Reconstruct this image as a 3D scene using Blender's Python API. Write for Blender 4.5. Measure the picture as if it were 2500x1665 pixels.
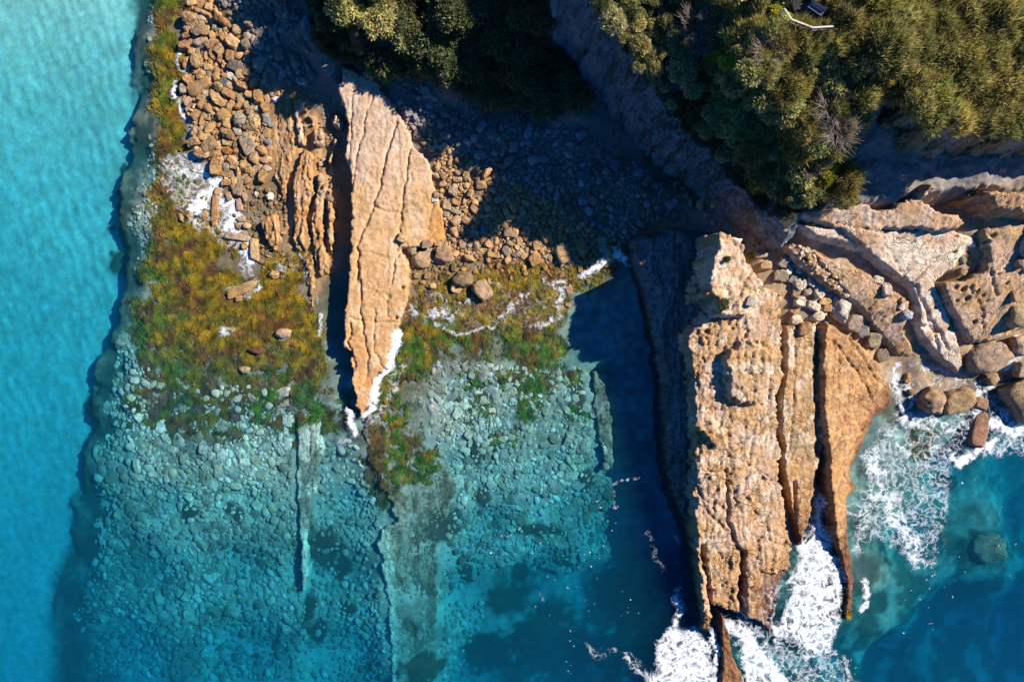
import bpy, bmesh, math, random, time
import numpy as np
from mathutils import Vector, Matrix

T0 = time.time()
random.seed(11)
RNG = np.random.default_rng(11)
for o in list(bpy.data.objects):
    bpy.data.objects.remove(o)
scene = bpy.context.scene
COL = scene.collection

# ------------------------------------------------------------------ camera
CAM_H = 95.0                      # metres above the sea
cam_data = bpy.data.cameras.new("camera")
cam_data.lens = 24.0
cam_data.sensor_width = 36.0
cam_data.sensor_fit = 'HORIZONTAL'
cam_data.clip_start = 1.0
cam_data.clip_end = 3000.0
camera = bpy.data.objects.new("camera", cam_data)
camera.location = (0.0, 0.0, CAM_H)
camera.rotation_euler = (0.0, 0.0, 0.0)      # straight down, drone view
COL.objects.link(camera)
scene.camera = camera

# ------------------------------------------------------------------ sky, sun, exposure
SUN_ELEV = math.radians(36.0)
SUN_AZ = math.radians(23.0)                  # from +X towards +Y
to_sun = Vector((math.cos(SUN_ELEV) * math.cos(SUN_AZ), math.cos(SUN_ELEV) * math.sin(SUN_AZ), math.sin(SUN_ELEV)))
world = bpy.data.worlds.new("World")
scene.world = world
world.use_nodes = True
wn = world.node_tree.nodes
wl = world.node_tree.links
wn.clear()
w_out = wn.new("ShaderNodeOutputWorld")
w_bg = wn.new("ShaderNodeBackground")
w_sky = wn.new("ShaderNodeTexSky")
w_sky.sky_type = 'NISHITA'
w_sky.sun_disc = False
w_sky.sun_elevation = SUN_ELEV
w_sky.sun_rotation = math.pi / 2 - SUN_AZ
w_sky.dust_density = 0.3
w_sky.ozone_density = 3.0
w_bg.inputs["Strength"].default_value = 0.06
w_tint = wn.new("ShaderNodeMix"); w_tint.data_type = 'RGBA'; w_tint.blend_type = 'MULTIPLY'; w_tint.inputs[0].default_value = 1.0
w_tint.inputs[7].default_value = (0.13, 0.60, 1.25, 1.0)      # deep clear blue sky
wl.new(w_sky.outputs[0], w_tint.inputs[6])
wl.new(w_tint.outputs[2], w_bg.inputs[0])
wl.new(w_bg.outputs[0], w_out.inputs[0])

sun_data = bpy.data.lights.new("sun", 'SUN')
sun_data.energy = 5.0
sun_data.angle = math.radians(0.5)
sun_data.color = (1.0, 0.93, 0.82)
sun = bpy.data.objects.new("sun", sun_data)
sun.rotation_euler = to_sun.to_track_quat('Z', 'Y').to_euler()
sun.location = (60, 30, 90)
COL.objects.link(sun)

scene.view_settings.view_transform = 'Standard'
scene.view_settings.look = 'None'
scene.view_settings.gamma = 1.0
scene.view_settings.use_curve_mapping = False
scene.view_settings.exposure = 0.82

scene.render.engine = 'CYCLES'
scene.cycles.use_denoising = True
scene.cycles.max_bounces = 6
scene.cycles.diffuse_bounces = 1
scene.cycles.glossy_bounces = 2
scene.cycles.transmission_bounces = 4
scene.cycles.transparent_max_bounces = 8
scene.cycles.volume_bounces = 0
scene.cycles.caustics_reflective = False
scene.cycles.caustics_refractive = False

# ------------------------------------------------------------------ helpers: survey coordinates
KP = 1.5 / 2500.0
def W(px, py, z=0.0):
    """survey point (plan position read off the air photo, height z) -> metres"""
    return ((px - 1250.0) * KP * (CAM_H - z), (832.5 - py) * KP * (CAM_H - z))
def PX(n, z=0.0):
    return n * KP * (CAM_H - z)

def tag(o, label=None, cat=None, group=None, kind=None):
    if label: o["label"] = label
    if cat: o["category"] = cat
    if group: o["group"] = group
    if kind: o["kind"] = kind
    return o

# ------------------------------------------------------------------ helpers: noise
def _hash(ix, iy, seed):
    h = (ix.astype(np.uint32) * np.uint32(374761393)) ^ (iy.astype(np.uint32) * np.uint32(668265263)) ^ np.uint32((seed * 2246822519) & 0xffffffff)
    h = (h ^ (h >> np.uint32(13))) * np.uint32(1274126177)
    h = h ^ (h >> np.uint32(16))
    h = h * np.uint32(2654435761)
    return h ^ (h >> np.uint32(15))
def _h01(ix, iy, seed):
    return _hash(ix, iy, seed).astype(np.float32) / np.float32(4294967295.0)
def vnoise(x, y, seed=0):
    xf, yf = np.floor(x), np.floor(y)
    ix, iy = xf.astype(np.int64), yf.astype(np.int64)
    fx, fy = (x - xf).astype(np.float32), (y - yf).astype(np.float32)
    def g(dx, dy):
        a = _h01(ix + dx, iy + dy, seed) * np.float32(2 * np.pi)
        return np.cos(a) * (fx - dx) + np.sin(a) * (fy - dy)
    u = fx * fx * fx * (fx * (fx * 6 - 15) + 10)
    v = fy * fy * fy * (fy * (fy * 6 - 15) + 10)
    a = g(0, 0) * (1 - u) + g(1, 0) * u
    b = g(0, 1) * (1 - u) + g(1, 1) * u
    return (a * (1 - v) + b * v) * 1.5
def fbm(x, y, seed=0, octv=4, gain=0.5):
    t, a = 0, 1.0
    for i in range(octv):
        t = t + a * vnoise(x * 2 ** i + 17.3 * i, y * 2 ** i - 9.1 * i, seed + i * 31)
        a *= gain
    return t
def ridged(x, y, seed=0, octv=3):
    t, a = 0, 1.0
    for i in range(octv):
        t = t + a * (1 - 2 * np.abs(vnoise(x * 2 ** i + 5.3 * i, y * 2 ** i + 3.7 * i, seed + i * 17)))
        a *= 0.5
    return t
def cells(x, y, seed=0):
    """Worley: F1, F2-F1, cell random"""
    xf, yf = np.floor(x), np.floor(y)
    f1 = np.full(x.shape, 9.0, np.float32); f2 = f1.copy(); cid = np.zeros(x.shape, np.float32)
    for dx in (-1, 0, 1):
        for dy in (-1, 0, 1):
            ix, iy = (xf + dx).astype(np.int64), (yf + dy).astype(np.int64)
            ax = ix + 0.1 + 0.8 * _h01(ix, iy, seed); ay = iy + 0.1 + 0.8 * _h01(ix, iy, seed + 7)
            d = np.sqrt((ax - x) ** 2 + (ay - y) ** 2).astype(np.float32)
            r = _h01(ix, iy, seed + 13)
            near = d < f1
            f2 = np.where(near, f1, np.minimum(f2, d))
            cid = np.where(near, r, cid)
            f1 = np.where(near, d, f1)
    return f1, f2 - f1, cid
def sstep(a, b, x):
    t = np.clip((x - a) / (b - a), 0, 1)
    return t * t * (3 - 2 * t)
def lerp(a, b, t):
    return a + (b - a) * t
def cmix(c1, c2, t):
    t = np.asarray(t)[..., None]
    return np.asarray(c1) * (1 - t) + np.asarray(c2) * t

# ------------------------------------------------------------------ helpers: polygons and grids
def sdf(poly, X, Y):
    """signed distance, positive inside"""
    p = np.asarray(poly, float)
    d2 = np.full(X.shape, 1e12); inside = np.zeros(X.shape, bool)
    n = len(p)
    for i in range(n):
        ax, ay = p[i]; bx, by = p[(i + 1) % n]
        ex, ey = bx - ax, by - ay
        L = ex * ex + ey * ey + 1e-9
        t = np.clip(((X - ax) * ex + (Y - ay) * ey) / L, 0, 1)
        d2 = np.minimum(d2, (X - ax - t * ex) ** 2 + (Y - ay - t * ey) ** 2)
        c = ((ay > Y) != (by > Y)) & (X < (bx - ax) * (Y - ay) / ((by - ay) if abs(by - ay) > 1e-9 else 1e-9) + ax)
        inside ^= c
    d = np.sqrt(d2)
    return np.where(inside, d, -d)
def linedist(pts, X, Y):
    p = np.asarray(pts, float)
    d2 = np.full(X.shape, 1e12)
    for i in range(len(p) - 1):
        ax, ay = p[i]; bx, by = p[i + 1]
        ex, ey = bx - ax, by - ay
        L = ex * ex + ey * ey + 1e-9
        t = np.clip(((X - ax) * ex + (Y - ay) * ey) / L, 0, 1)
        d2 = np.minimum(d2, (X - ax - t * ex) ** 2 + (Y - ay - t * ey) ** 2)
    return np.sqrt(d2)
def idw(ctrl, X, Y, power=3.0):
    num = np.zeros(X.shape); den = np.zeros(X.shape)
    for (x, y, z) in ctrl:
        w = 1.0 / (((X - x) ** 2 + (Y - y) ** 2 + 0.25) ** (power / 2))
        num += w * z; den += w
    return num / den
def densify(poly, step=2.0):
    out = []
    n = len(poly)
    for i in range(n):
        a, b = np.array(poly[i], float), np.array(poly[(i + 1) % n], float)
        k = max(1, int(np.hypot(*(b - a)[:2]) / step))
        for j in range(k):
            out.append(tuple(a + (b - a) * j / k))
    return out

RES = 0.16
gx = np.arange(-82.0, 82.0 + RES / 2, RES)
gy = np.arange(-56.0, 56.0 + RES / 2, RES)
NX, NY = len(gx), len(gy)
GX, GY = np.meshgrid(gx, gy)
U0 = GX / (KP * CAM_H) + 1250.0          # survey coordinates of the grid at sea level
V0 = 832.5 - GY / (KP * CAM_H)

def win(poly, pad=3.0):
    p = np.asarray(poly, float)
    x0, x1 = p[:, 0].min() - pad, p[:, 0].max() + pad
    y0, y1 = p[:, 1].min() - pad, p[:, 1].max() + pad
    i0 = max(0, int((x0 - gx[0]) / RES)); i1 = min(NX, int((x1 - gx[0]) / RES) + 2)
    j0 = max(0, int((y0 - gy[0]) / RES)); j1 = min(NY, int((y1 - gy[0]) / RES) + 2)
    return slice(j0, j1), slice(i0, i1)

def mesh_np(name, verts, faces, mat, col=None, smooth=True, extra=None):
    """numpy vertices (n,3), faces (m,3|4) -> mesh with a point colour attribute"""
    me = bpy.data.meshes.new(name)
    nv, nf, k = len(verts), len(faces), faces.shape[1]
    me.vertices.add(nv)
    me.vertices.foreach_set("co", np.ascontiguousarray(verts, np.float32).ravel())
    me.loops.add(nf * k)
    me.loops.foreach_set("vertex_index", np.ascontiguousarray(faces, np.int32).ravel())
    me.polygons.add(nf)
    me.polygons.foreach_set("loop_start", np.arange(0, nf * k, k, dtype=np.int32))
    me.polygons.foreach_set("loop_total", np.full(nf, k, np.int32))
    me.polygons.foreach_set("use_smooth", np.full(nf, smooth, bool))
    me.update(calc_edges=True)
    if col is not None:
        c = np.ones((nv, 4), np.float32); c[:, :3] = np.clip(col, 0, 1)
        at = me.color_attributes.new("col", 'FLOAT_COLOR', 'POINT')
        at.data.foreach_set("color", c.ravel())
    if extra:
        for k2, v in extra.items():
            at = me.attributes.new(k2, 'FLOAT', 'POINT')
            at.data.foreach_set("value", np.ascontiguousarray(v, np.float32).ravel())
    me.materials.append(mat)
    return me
def link(name, me, parent=None):
    o = bpy.data.objects.new(name, me)
    COL.objects.link(o)
    if parent: o.parent = parent
    return o
def grid_mesh(name, X, Y, Z, keep, mat, col=None, extra=None):
    ny, nx = Z.shape
    cell = keep[:-1, :-1] & keep[1:, :-1] & keep[:-1, 1:] & keep[1:, 1:]
    j, i = np.nonzero(cell)
    a = j * nx + i
    f = np.stack([a, a + 1, a + nx + 1, a + nx], 1)
    used, inv = np.unique(f, return_inverse=True)
    f = inv.reshape(f.shape)
    v = np.stack([X.ravel()[used], Y.ravel()[used], Z.ravel()[used]], 1)
    c = col.reshape(-1, 3)[used] if col is not None else None
    ex = {k: q.ravel()[used] for k, q in extra.items()} if extra else None
    return mesh_np(name, v, f, mat, c, True, ex)

# ------------------------------------------------------------------ materials
def new_mat(name):
    m = bpy.data.materials.new(name); m.use_nodes = True
    nt = m.node_tree; nt.nodes.clear()
    return m, nt, nt.nodes, nt.links
def rock_material(name, source='attr', fine=3.2, bump=0.8, rough=0.85, strata=False, var=0.35, crack=None, stretch=(1, 1, 1), warm=0.55):
    m, nt, N, L = new_mat(name)
    out = N.new("ShaderNodeOutputMaterial"); b = N.new("ShaderNodeBsdfPrincipled")
    L.new(b.outputs[0], out.inputs[0])
    b.inputs["Roughness"].default_value = rough
    b.inputs["Specular IOR Level"].default_value = 0.25
    if source == 'attr':
        src = N.new("ShaderNodeAttribute"); src.attribute_name = "col"; c0 = src.outputs["Color"]
    else:
        src = N.new("ShaderNodeObjectInfo"); c0 = src.outputs["Color"]
    geo = N.new("ShaderNodeNewGeometry")
    n1 = N.new("ShaderNodeTexNoise"); n1.inputs["Scale"].default_value = 1.1; n1.inputs["Detail"].default_value = 6; n1.inputs["Roughness"].default_value = 0.65
    n2 = N.new("ShaderNodeTexNoise"); n2.inputs["Scale"].default_value = fine; n2.inputs["Detail"].default_value = 5; n2.inputs["Roughness"].default_value = 0.75
    mp = N.new("ShaderNodeMapping")
    mp.inputs["Scale"].default_value = stretch
    if strata: mp.inputs["Scale"].default_value = (1, 1, 2.6)
    L.new(geo.outputs["Position"], mp.inputs[0])
    L.new(mp.outputs[0], n1.inputs["Vector"]); L.new(mp.outputs[0], n2.inputs["Vector"])
    r1 = N.new("ShaderNodeMapRange"); r1.inputs[1].default_value = 0.3; r1.inputs[2].default_value = 0.7
    r1.inputs[3].default_value = 1.0 - var; r1.inputs[4].default_value = 1.0 + var
    L.new(n1.outputs[0], r1.inputs[0])
    r2 = N.new("ShaderNodeMapRange"); r2.inputs[1].default_value = 0.3; r2.inputs[2].default_value = 0.7
    r2.inputs[3].default_value = 1.0 - 0.8 * var; r2.inputs[4].default_value = 1.0 + 0.6 * var
    L.new(n2.outputs[0], r2.inputs[0])
    mu = N.new("ShaderNodeMath"); mu.operation = 'MULTIPLY'
    L.new(r1.outputs[0], mu.inputs[0]); L.new(r2.outputs[0], mu.inputs[1])
    vm = N.new("ShaderNodeVectorMath"); vm.operation = 'SCALE'
    L.new(c0, vm.inputs[0]); L.new(mu.outputs[0], vm.inputs[3])
    # a little warm / cool drift
    n3 = N.new("ShaderNodeTexNoise"); n3.inputs["Scale"].default_value = 0.45; n3.inputs["Detail"].default_value = 5
    L.new(geo.outputs["Position"], n3.inputs["Vector"])
    hs = N.new("ShaderNodeMix"); hs.data_type = 'RGBA'; hs.blend_type = 'MULTIPLY'
    hs.inputs[0].default_value = warm
    rp = N.new("ShaderNodeValToRGB")
    rp.color_ramp.elements[0].position = 0.35; rp.color_ramp.elements[0].color = (1.0, 0.84, 0.66, 1)
    rp.color_ramp.elements[1].position = 0.68; rp.color_ramp.elements[1].color = (1.0, 1.03, 1.08, 1)
    L.new(n3.outputs[0], rp.inputs[0])
    L.new(vm.outputs[0], hs.inputs[6]); L.new(rp.outputs[0], hs.inputs[7])
    L.new(hs.outputs[2], b.inputs["Base Color"])
    bp = N.new("ShaderNodeBump"); bp.inputs["Strength"].default_value = bump; bp.inputs["Distance"].default_value = 0.16
    crk = None
    if crack:
        wv = N.new("ShaderNodeVectorMath"); wv.operation = 'SCALE'; wv.inputs[3].default_value = 0.9
        nw = N.new("ShaderNodeTexNoise"); nw.inputs["Scale"].default_value = 0.8; nw.inputs["Detail"].default_value = 4
        L.new(mp.outputs[0], nw.inputs["Vector"]); L.new(nw.outputs["Color"], wv.inputs[0])
        av = N.new("ShaderNodeVectorMath"); L.new(mp.outputs[0], av.inputs[0]); L.new(wv.outputs[0], av.inputs[1])
        acc = None
        for sc_, wd_ in ((crack, 0.05), (crack * 0.36, 0.025)):
            vo = N.new("ShaderNodeTexVoronoi"); vo.feature = 'DISTANCE_TO_EDGE'; vo.inputs["Scale"].default_value = sc_
            L.new(av.outputs[0], vo.inputs["Vector"])
            mr = N.new("ShaderNodeMapRange"); mr.inputs[1].default_value = 0.0; mr.inputs[2].default_value = wd_; L.new(vo.outputs["Distance"], mr.inputs[0])
            if acc is None: acc = mr.outputs[0]
            else:
                mn = N.new("ShaderNodeMath"); mn.operation = 'MINIMUM'; L.new(acc, mn.inputs[0]); L.new(mr.outputs[0], mn.inputs[1]); acc = mn.outputs[0]
        # cracks fade in and out
        nm = N.new("ShaderNodeTexNoise"); nm.inputs["Scale"].default_value = 0.35; nm.inputs["Detail"].default_value = 3; L.new(geo.outputs["Position"], nm.inputs["Vector"])
        fm = N.new("ShaderNodeMapRange"); fm.inputs[1].default_value = 0.40; fm.inputs[2].default_value = 0.54; L.new(nm.outputs[0], fm.inputs[0])
        mxx = N.new("ShaderNodeMath"); mxx.operation = 'MAXIMUM'; L.new(acc, mxx.inputs[0]); L.new(fm.outputs[0], mxx.inputs[1])
        crk = mxx.outputs[0]
        dk = N.new("ShaderNodeMapRange"); dk.inputs[3].default_value = 0.66; dk.inputs[4].default_value = 1.0; L.new(crk, dk.inputs[0])
        cv = N.new("ShaderNodeVectorMath"); cv.operation = 'SCALE'; L.new(hs.outputs[2], cv.inputs[0]); L.new(dk.outputs[0], cv.inputs[3])
        L.new(cv.outputs[0], b.inputs["Base Color"])
    ad = N.new("ShaderNodeMath"); ad.operation = 'ADD'
    sc = N.new("ShaderNodeMath"); sc.operation = 'MULTIPLY'; sc.inputs[1].default_value = 1.6
    L.new(n2.outputs[0], sc.inputs[0]); L.new(n1.outputs[0], ad.inputs[0]); L.new(sc.outputs[0], ad.inputs[1])
    hgt = ad.outputs[0]
    if crk is not None:
        a2 = N.new("ShaderNodeMath"); a2.operation = 'MULTIPLY_ADD'; a2.inputs[1].default_value = 1.0; L.new(crk, a2.inputs[0]); L.new(hgt, a2.inputs[2]); hgt = a2.outputs[0]
    L.new(hgt, bp.inputs["Height"]); L.new(bp.outputs[0], b.inputs["Normal"])
    return m
def leaf_material(name, var=0.35, source='attr', trans=0.25):
    m, nt, N, L = new_mat(name)
    out = N.new("ShaderNodeOutputMaterial"); b = N.new("ShaderNodeBsdfPrincipled")
    b.inputs["Roughness"].default_value = 0.6; b.inputs["Specular IOR Level"].default_value = 0.2
    at = N.new("ShaderNodeAttribute"); at.attribute_name = "col"
    oi = N.new("ShaderNodeObjectInfo")
    mx = N.new("ShaderNodeMix"); mx.data_type = 'RGBA'; mx.blend_type = 'MULTIPLY'; mx.inputs[0].default_value = 1.0
    L.new(at.outputs["Color"], mx.inputs[6])
    if source == 'object': L.new(oi.outputs["Color"], mx.inputs[7])
    else: mx.inputs[7].default_value = (1, 1, 1, 1)
    L.new(mx.outputs[2], b.inputs["Base Color"])
    tr = N.new("ShaderNodeBsdfTranslucent"); L.new(mx.outputs[2], tr.inputs[0])
    ms = N.new("ShaderNodeMixShader"); ms.inputs[0].default_value = trans
    L.new(b.outputs[0], ms.inputs[1]); L.new(tr.outputs[0], ms.inputs[2])
    L.new(ms.outputs[0], out.inputs[0])
    return m
M_ROCK = rock_material("sandstone", 'attr', crack=0.95, bump=0.9)
M_SLAB = rock_material("smooth_sandstone", 'attr', fine=4.0, bump=0.7, var=0.3)
M_LEDGE = rock_material("bedded_sandstone", 'attr', fine=3.0, bump=0.9, stretch=(1.7, 0.4, 1.0), crack=0.8)
M_CLIFF = rock_material("cliff_sandstone", 'attr', fine=5.0, bump=0.9, strata=True, var=0.45, warm=0.08)
M_BOULDER = rock_material("boulder_stone", 'object', fine=4.5, bump=0.9, crack=0.9, var=0.42)
M_RUBBLE = rock_material("cobble_stone", 'attr', fine=7.0, bump=0.7)
M_BED = rock_material("seabed", 'attr', fine=6.0, bump=0.35, var=0.22)
M_WEED = leaf_material("seaweed", source='attr', trans=0.2)
M_LEAF = leaf_material("leaves", source='object', trans=0.42)
M_BARK = rock_material("bark", 'object', fine=14.0, bump=0.3)
M_WOOD = rock_material("weathered_timber", 'object', fine=16.0, bump=0.2, var=0.2)
# ------------------------------------------------------------------ palette (linear albedo)
TAN = (0.52, 0.325, 0.16); ORANGE = (0.49, 0.27, 0.11); PINK = (0.56, 0.385, 0.26); PALE = (0.66, 0.535, 0.40)
RED = (0.17, 0.075, 0.045); DARK = (0.05, 0.04, 0.032); GREY = (0.27, 0.25, 0.22); SOIL = (0.045, 0.045, 0.028)
SAND = (0.53, 0.53, 0.45); BEDROCK = (0.30, 0.285, 0.235); WEEDBED = (0.035, 0.032, 0.012)

# ------------------------------------------------------------------ the seabed, beach and cove floor
SAND_EDGE = [(322,-260),(322,0),(323,115),(316,191),(308,268),(300,333),(298,400),(286,450),(282,520),(287,600),(274,640),(268,700),(255,770),(235,840),
    (212,900),(204,960),(192,1010),(196,1050),(180,1090),(168,1140),(155,1200),(132,1240),(122,1320),(98,1390),(78,1450),(72,1530),(66,1600),(68,1680),(60,1900)]
sand_poly = [W(*p) for p in SAND_EDGE] + [W(-900, 1900), W(-900, -260)]
BASE_CTRL = [(345,0,-1.2),(345,200,-1),(345,400,-1),(330,600,-1.2),(320,700,-1.3),(300,800,-1.5),(270,900,-2),(250,1000,-2.3),(230,1100,-2.8),(200,1250,-4),(150,1400,-5),(120,1600,-6),
 (410,0,-.25),(410,200,-.25),(405,360,-.3),(440,100,-.1),(440,300,-.1),(460,420,-.2),(480,520,-.15),(400,560,-.3),
 (480,60,.4),(520,150,.7),(560,100,1.2),(650,60,2.5),(740,40,4),(700,150,2.6),(620,200,1.2),(540,260,.6),(470,250,.1),(500,330,.4),(560,340,.7),(640,340,.9),(550,420,.4),(600,430,.4),(640,480,.05),(600,500,-.08),(560,530,-.1),(650,500,-.12),(690,500,-.05),(600,580,-.1),(620,640,-.1),(690,620,0),
 (520,600,-.2),(420,650,-.35),(360,700,-.6),(500,700,-.2),(600,720,-.2),(700,700,-.15),(740,700,-.1),(500,800,-.25),(400,800,-.6),(600,820,-.25),(720,820,-.2),(780,850,-.3),(420,900,-1.0),(550,920,-.85),(700,930,-.6),(800,950,-.5),(350,950,-1.1),(420,1020,-1.4),(560,1030,-1.25),(700,1040,-1.15),(810,1040,-.9),
 (400,1120,-1.5),(600,1120,-1.2),(800,1120,-1.6),(400,1250,-2.6),(600,1250,-2.2),(840,1250,-2.6),(350,1400,-4.2),(600,1400,-3.6),(820,1400,-3.8),(300,1600,-6),(600,1600,-5.2),(850,1600,-5.2),(850,1720,-5.8),(300,1750,-6.8),
 (820,300,1.0),(790,260,1.8),(800,400,.6),(830,500,.3),(830,600,0),(830,750,-.4),(820,850,-.6),(850,980,-1),(740,260,1.4),(750,350,.9),(700,240,1.5),
 (960,160,4),(1000,240,3.2),(1060,380,2.0),(1100,300,2.8),(1200,300,3),(1300,300,3.2),(1400,330,3.2),(1150,420,1.7),(1250,430,1.6),(1350,430,1.6),(1450,430,1.8),(1550,450,2),(1100,520,.9),(1200,520,.8),(1300,520,.7),(1400,520,.4),(1450,540,.2),(1520,560,.5),(1120,590,.35),(1200,600,.15),(1300,600,.05),(1400,610,-.05),(1480,620,-.15),
 (1020,650,.1),(1100,650,0),(1200,670,-.1),(1300,670,-.15),(1000,760,-.15),(1100,760,-.2),(1200,760,-.2),(1300,760,-.25),(1000,860,-.3),(1100,860,-.5),(1200,860,-.5),(1320,850,-.5),(960,960,-.3),(920,1060,-.4),(1000,1000,-.6),(1150,960,-1),(1280,930,-.9),(1400,900,-1.2),(1250,1050,-1.3),(1400,1050,-1.5),(1000,1150,-.9),(1150,1150,-1.8),(1350,1150,-1.9),(1000,1300,-1.6),(1200,1300,-3.2),(1400,1250,-3.2),(1480,1300,-4.4),(1000,1450,-2.2),(1150,1450,-4.6),(1300,1450,-6),(1450,1450,-7.5),(1000,1600,-3),(1200,1620,-7),(1400,1620,-9),(1600,1600,-9.5),
 (1450,700,-.6),(1450,780,-1.2),(1540,750,-1.5),(1560,900,-2.2),(1480,900,-2),(1560,1050,-2.6),(1500,1150,-2.8),(1580,1250,-3.6),(1600,1400,-7),(1540,660,-.5),
 (900,110,6.5),(860,60,11.5),(810,10,11.5),(930,50,12),(985,80,10.5),(1040,60,8),(1000,140,5.5),(770,60,6.5),(765,0,8.5),(840,120,4.6),(860,185,2.6),(925,225,2.8),(880,300,2.2),(940,300,2.4),(990,340,2.4),(900,160,3.4),(1040,470,1.2),(930,420,1.5),(1100,150,7),(1100,30,10),(1200,220,5),(1250,120,8),(1300,200,6),(1300,40,11),(1400,270,5),(900,-100,14),(820,-80,12.5),(1100,-120,13),(1300,-100,17),(720,-100,10),(760,-220,12),(640,-110,4.5),(560,-140,2),(500,-60,.5),(420,-60,-.3),
 (1700,700,0),(1800,900,-1),(1700,1200,-2),(1850,1300,-2),(1800,1600,-3),(1950,1200,-.5),(1990,1000,1),(1990,850,2.5),(2005,1200,-.6),(1960,1400,-1.2),(1990,1500,-2),(2050,1600,-4),(2100,1000,-1),(2150,1100,-.8),(2120,1250,-.9),(2160,1250,-1.5),(2110,1400,-1.0),(2130,1500,-2.5),(2220,1000,-.5),(2200,930,-.2),(2280,910,0),(2230,1050,-1.2),(2300,1020,-1),(2350,980,-.6),(2400,950,-.5),(2450,1000,-1.5),(2300,1150,-4.5),(2200,1300,-4),(2450,1150,-6),(2400,1320,-3.6),(2400,1280,-2.6),(2300,1500,-10),(2480,1500,-13),(2150,1600,-9),(1880,640,7),(1930,680,6.4),(1990,730,5.6),(2060,790,4.4),(2110,830,2.8),(2160,870,1.2),(1960,600,8),(2010,612,7.9),(2060,628,7.6),(2090,640,7.2),(2150,668,6.4),(2200,705,5.6),(2225,760,4.2),(2225,800,3.4),(2250,850,1.8),(2280,885,.6),(2100,580,9.6),(2000,560,10.3),(2200,555,10),(2290,710,6),(2310,750,5.2),(2335,795,4),(2355,840,2.6),(2390,600,8.3),(2385,560,9.2),(2450,540,10.2),(2350,640,7.4),(2400,780,3.5),(2450,700,5.5),(2500,840,1),(2440,850,.6),(2380,870,.2),(2500,700,5),(2500,560,9.5),(2480,1250,-8),(2600,1700,-14),(1800,1750,-5)]
base_ctrl_w = [(*W(a, b, c), c) for a, b, c in BASE_CTRL]
# coarse interpolation, then up to the full grid
_ST = 5
bz = idw(base_ctrl_w, GX[::_ST, ::_ST], GY[::_ST, ::_ST], 3.2)
def upsample(a):
    yy = np.linspace(0, a.shape[0] - 1, (a.shape[0] - 1) * _ST + 1); xx = np.linspace(0, a.shape[1] - 1, (a.shape[1] - 1) * _ST + 1)
    t = np.stack([np.interp(xx, np.arange(a.shape[1]), r) for r in a])
    t = np.stack([np.interp(yy, np.arange(a.shape[0]), t[:, k]) for k in range(t.shape[1])], 1)
    o = np.empty((NY, NX)); h, w = min(NY, t.shape[0]), min(NX, t.shape[1])
    o[:h, :w] = t[:h, :w]; o[h:, :w] = t[h - 1:h, :w]; o[:, w:] = o[:, w - 1:w]
    return o
BASE = upsample(bz)
wob = fbm(GX * 0.28, GY * 0.28, 5, 4)
d_sand = sdf(sand_poly, GX[::2, ::2], GY[::2, ::2])
_t = np.repeat(np.repeat(d_sand, 2, 0), 2, 1)[:NY, :NX]
D_SAND = _t + 1.3 * fbm(GX * 0.07, GY * 0.07, 7, 3) + 0.8 * wob + 0.35 * fbm(GX * 1.1, GY * 1.1, 6, 3)
z_sand = -1.05 - 4.9 * np.clip((V0 + 100) / 1765, 0, 1.3) ** 0.9 + 0.05 * fbm(GX * 0.2, GY * 0.2, 8)
# long low sand ripples
rip = np.sin((GX * 1.0 + GY * 0.34 + 0.9 * fbm(GX * 0.22, GY * 0.22, 9, 3)) * 2 * np.pi / 1.7)
fadeS = 1 - 0.75 * sstep(850, 1300, V0)
z_sand = z_sand + 0.045 * rip * fadeS * sstep(-0.5, 0.4, fbm(GX * 0.09, GY * 0.09, 10, 2))
ROUGH = sstep(-6, 1, BASE)
lump = fbm(GX * 0.5, GY * 0.5, 21, 4)
BASE = BASE + np.where(BASE < -0.35, 0.12, 0.07) * lump + 0.06 * fbm(GX * 1.9, GY * 1.9, 23, 3)
S_SAND = sstep(-0.8, 0.8, D_SAND)
EDGE = np.exp(-((D_SAND + 1.2 + 1.6 * sstep(1000, 1600, V0)) / (1.6 + 3.0 * sstep(1000, 1600, V0) + 0.5 * wob)) ** 2) * sstep(3.0, 0.3, D_SAND)
BASE = lerp(BASE, z_sand, S_SAND) - 0.35 * EDGE
SEABED_COL = np.empty((NY, NX, 3), np.float32)
SEABED_COL[:] = BEDROCK
SEABED_COL *= (1 + 0.45 * fbm(GX * 0.9, GY * 0.9, 33, 4) + 0.25 * fbm(GX * 0.2, GY * 0.2, 34, 3))[..., None]
patch = sstep(-0.15, 0.35, fbm(GX * 0.16, GY * 0.16, 35, 3))
SEABED_COL = cmix(SEABED_COL, np.array(BEDROCK) * 0.62, 0.7 * patch)
# pale sand between the rocks further out
sandy = sstep(1080, 1330, V0) * sstep(-0.25, 0.3, fbm(GX * 0.12, GY * 0.12, 36, 3)) * sstep(1560, 1400, U0)
SEABED_COL = cmix(SEABED_COL, np.array(SAND) * 0.8, 0.75 * sandy)
_caustic = fbm((GX + GY * 0.25) * 0.9, GY * 0.45, 37, 4)
sand_c = np.array(SAND) * (1 + 0.12 * fbm(GX * 0.07, GY * 0.05, 39, 3) + 0.20 * _caustic * fadeS + 0.12 * fadeS * sstep(-0.1, 0.3, fbm((GX + GY * 0.3) * 0.5, GY * 0.28, 38, 4)) + 0.05 * rip * sstep(200, 600, V0))[..., None]  # mottling is the water's light caustics painted into the sand colour
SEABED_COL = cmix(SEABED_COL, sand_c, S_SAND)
SEABED_COL = cmix(SEABED_COL, (0.035, 0.05, 0.04), np.clip(EDGE * (0.95 + 0.4 * wob), 0, 1) * 0.97)
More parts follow.
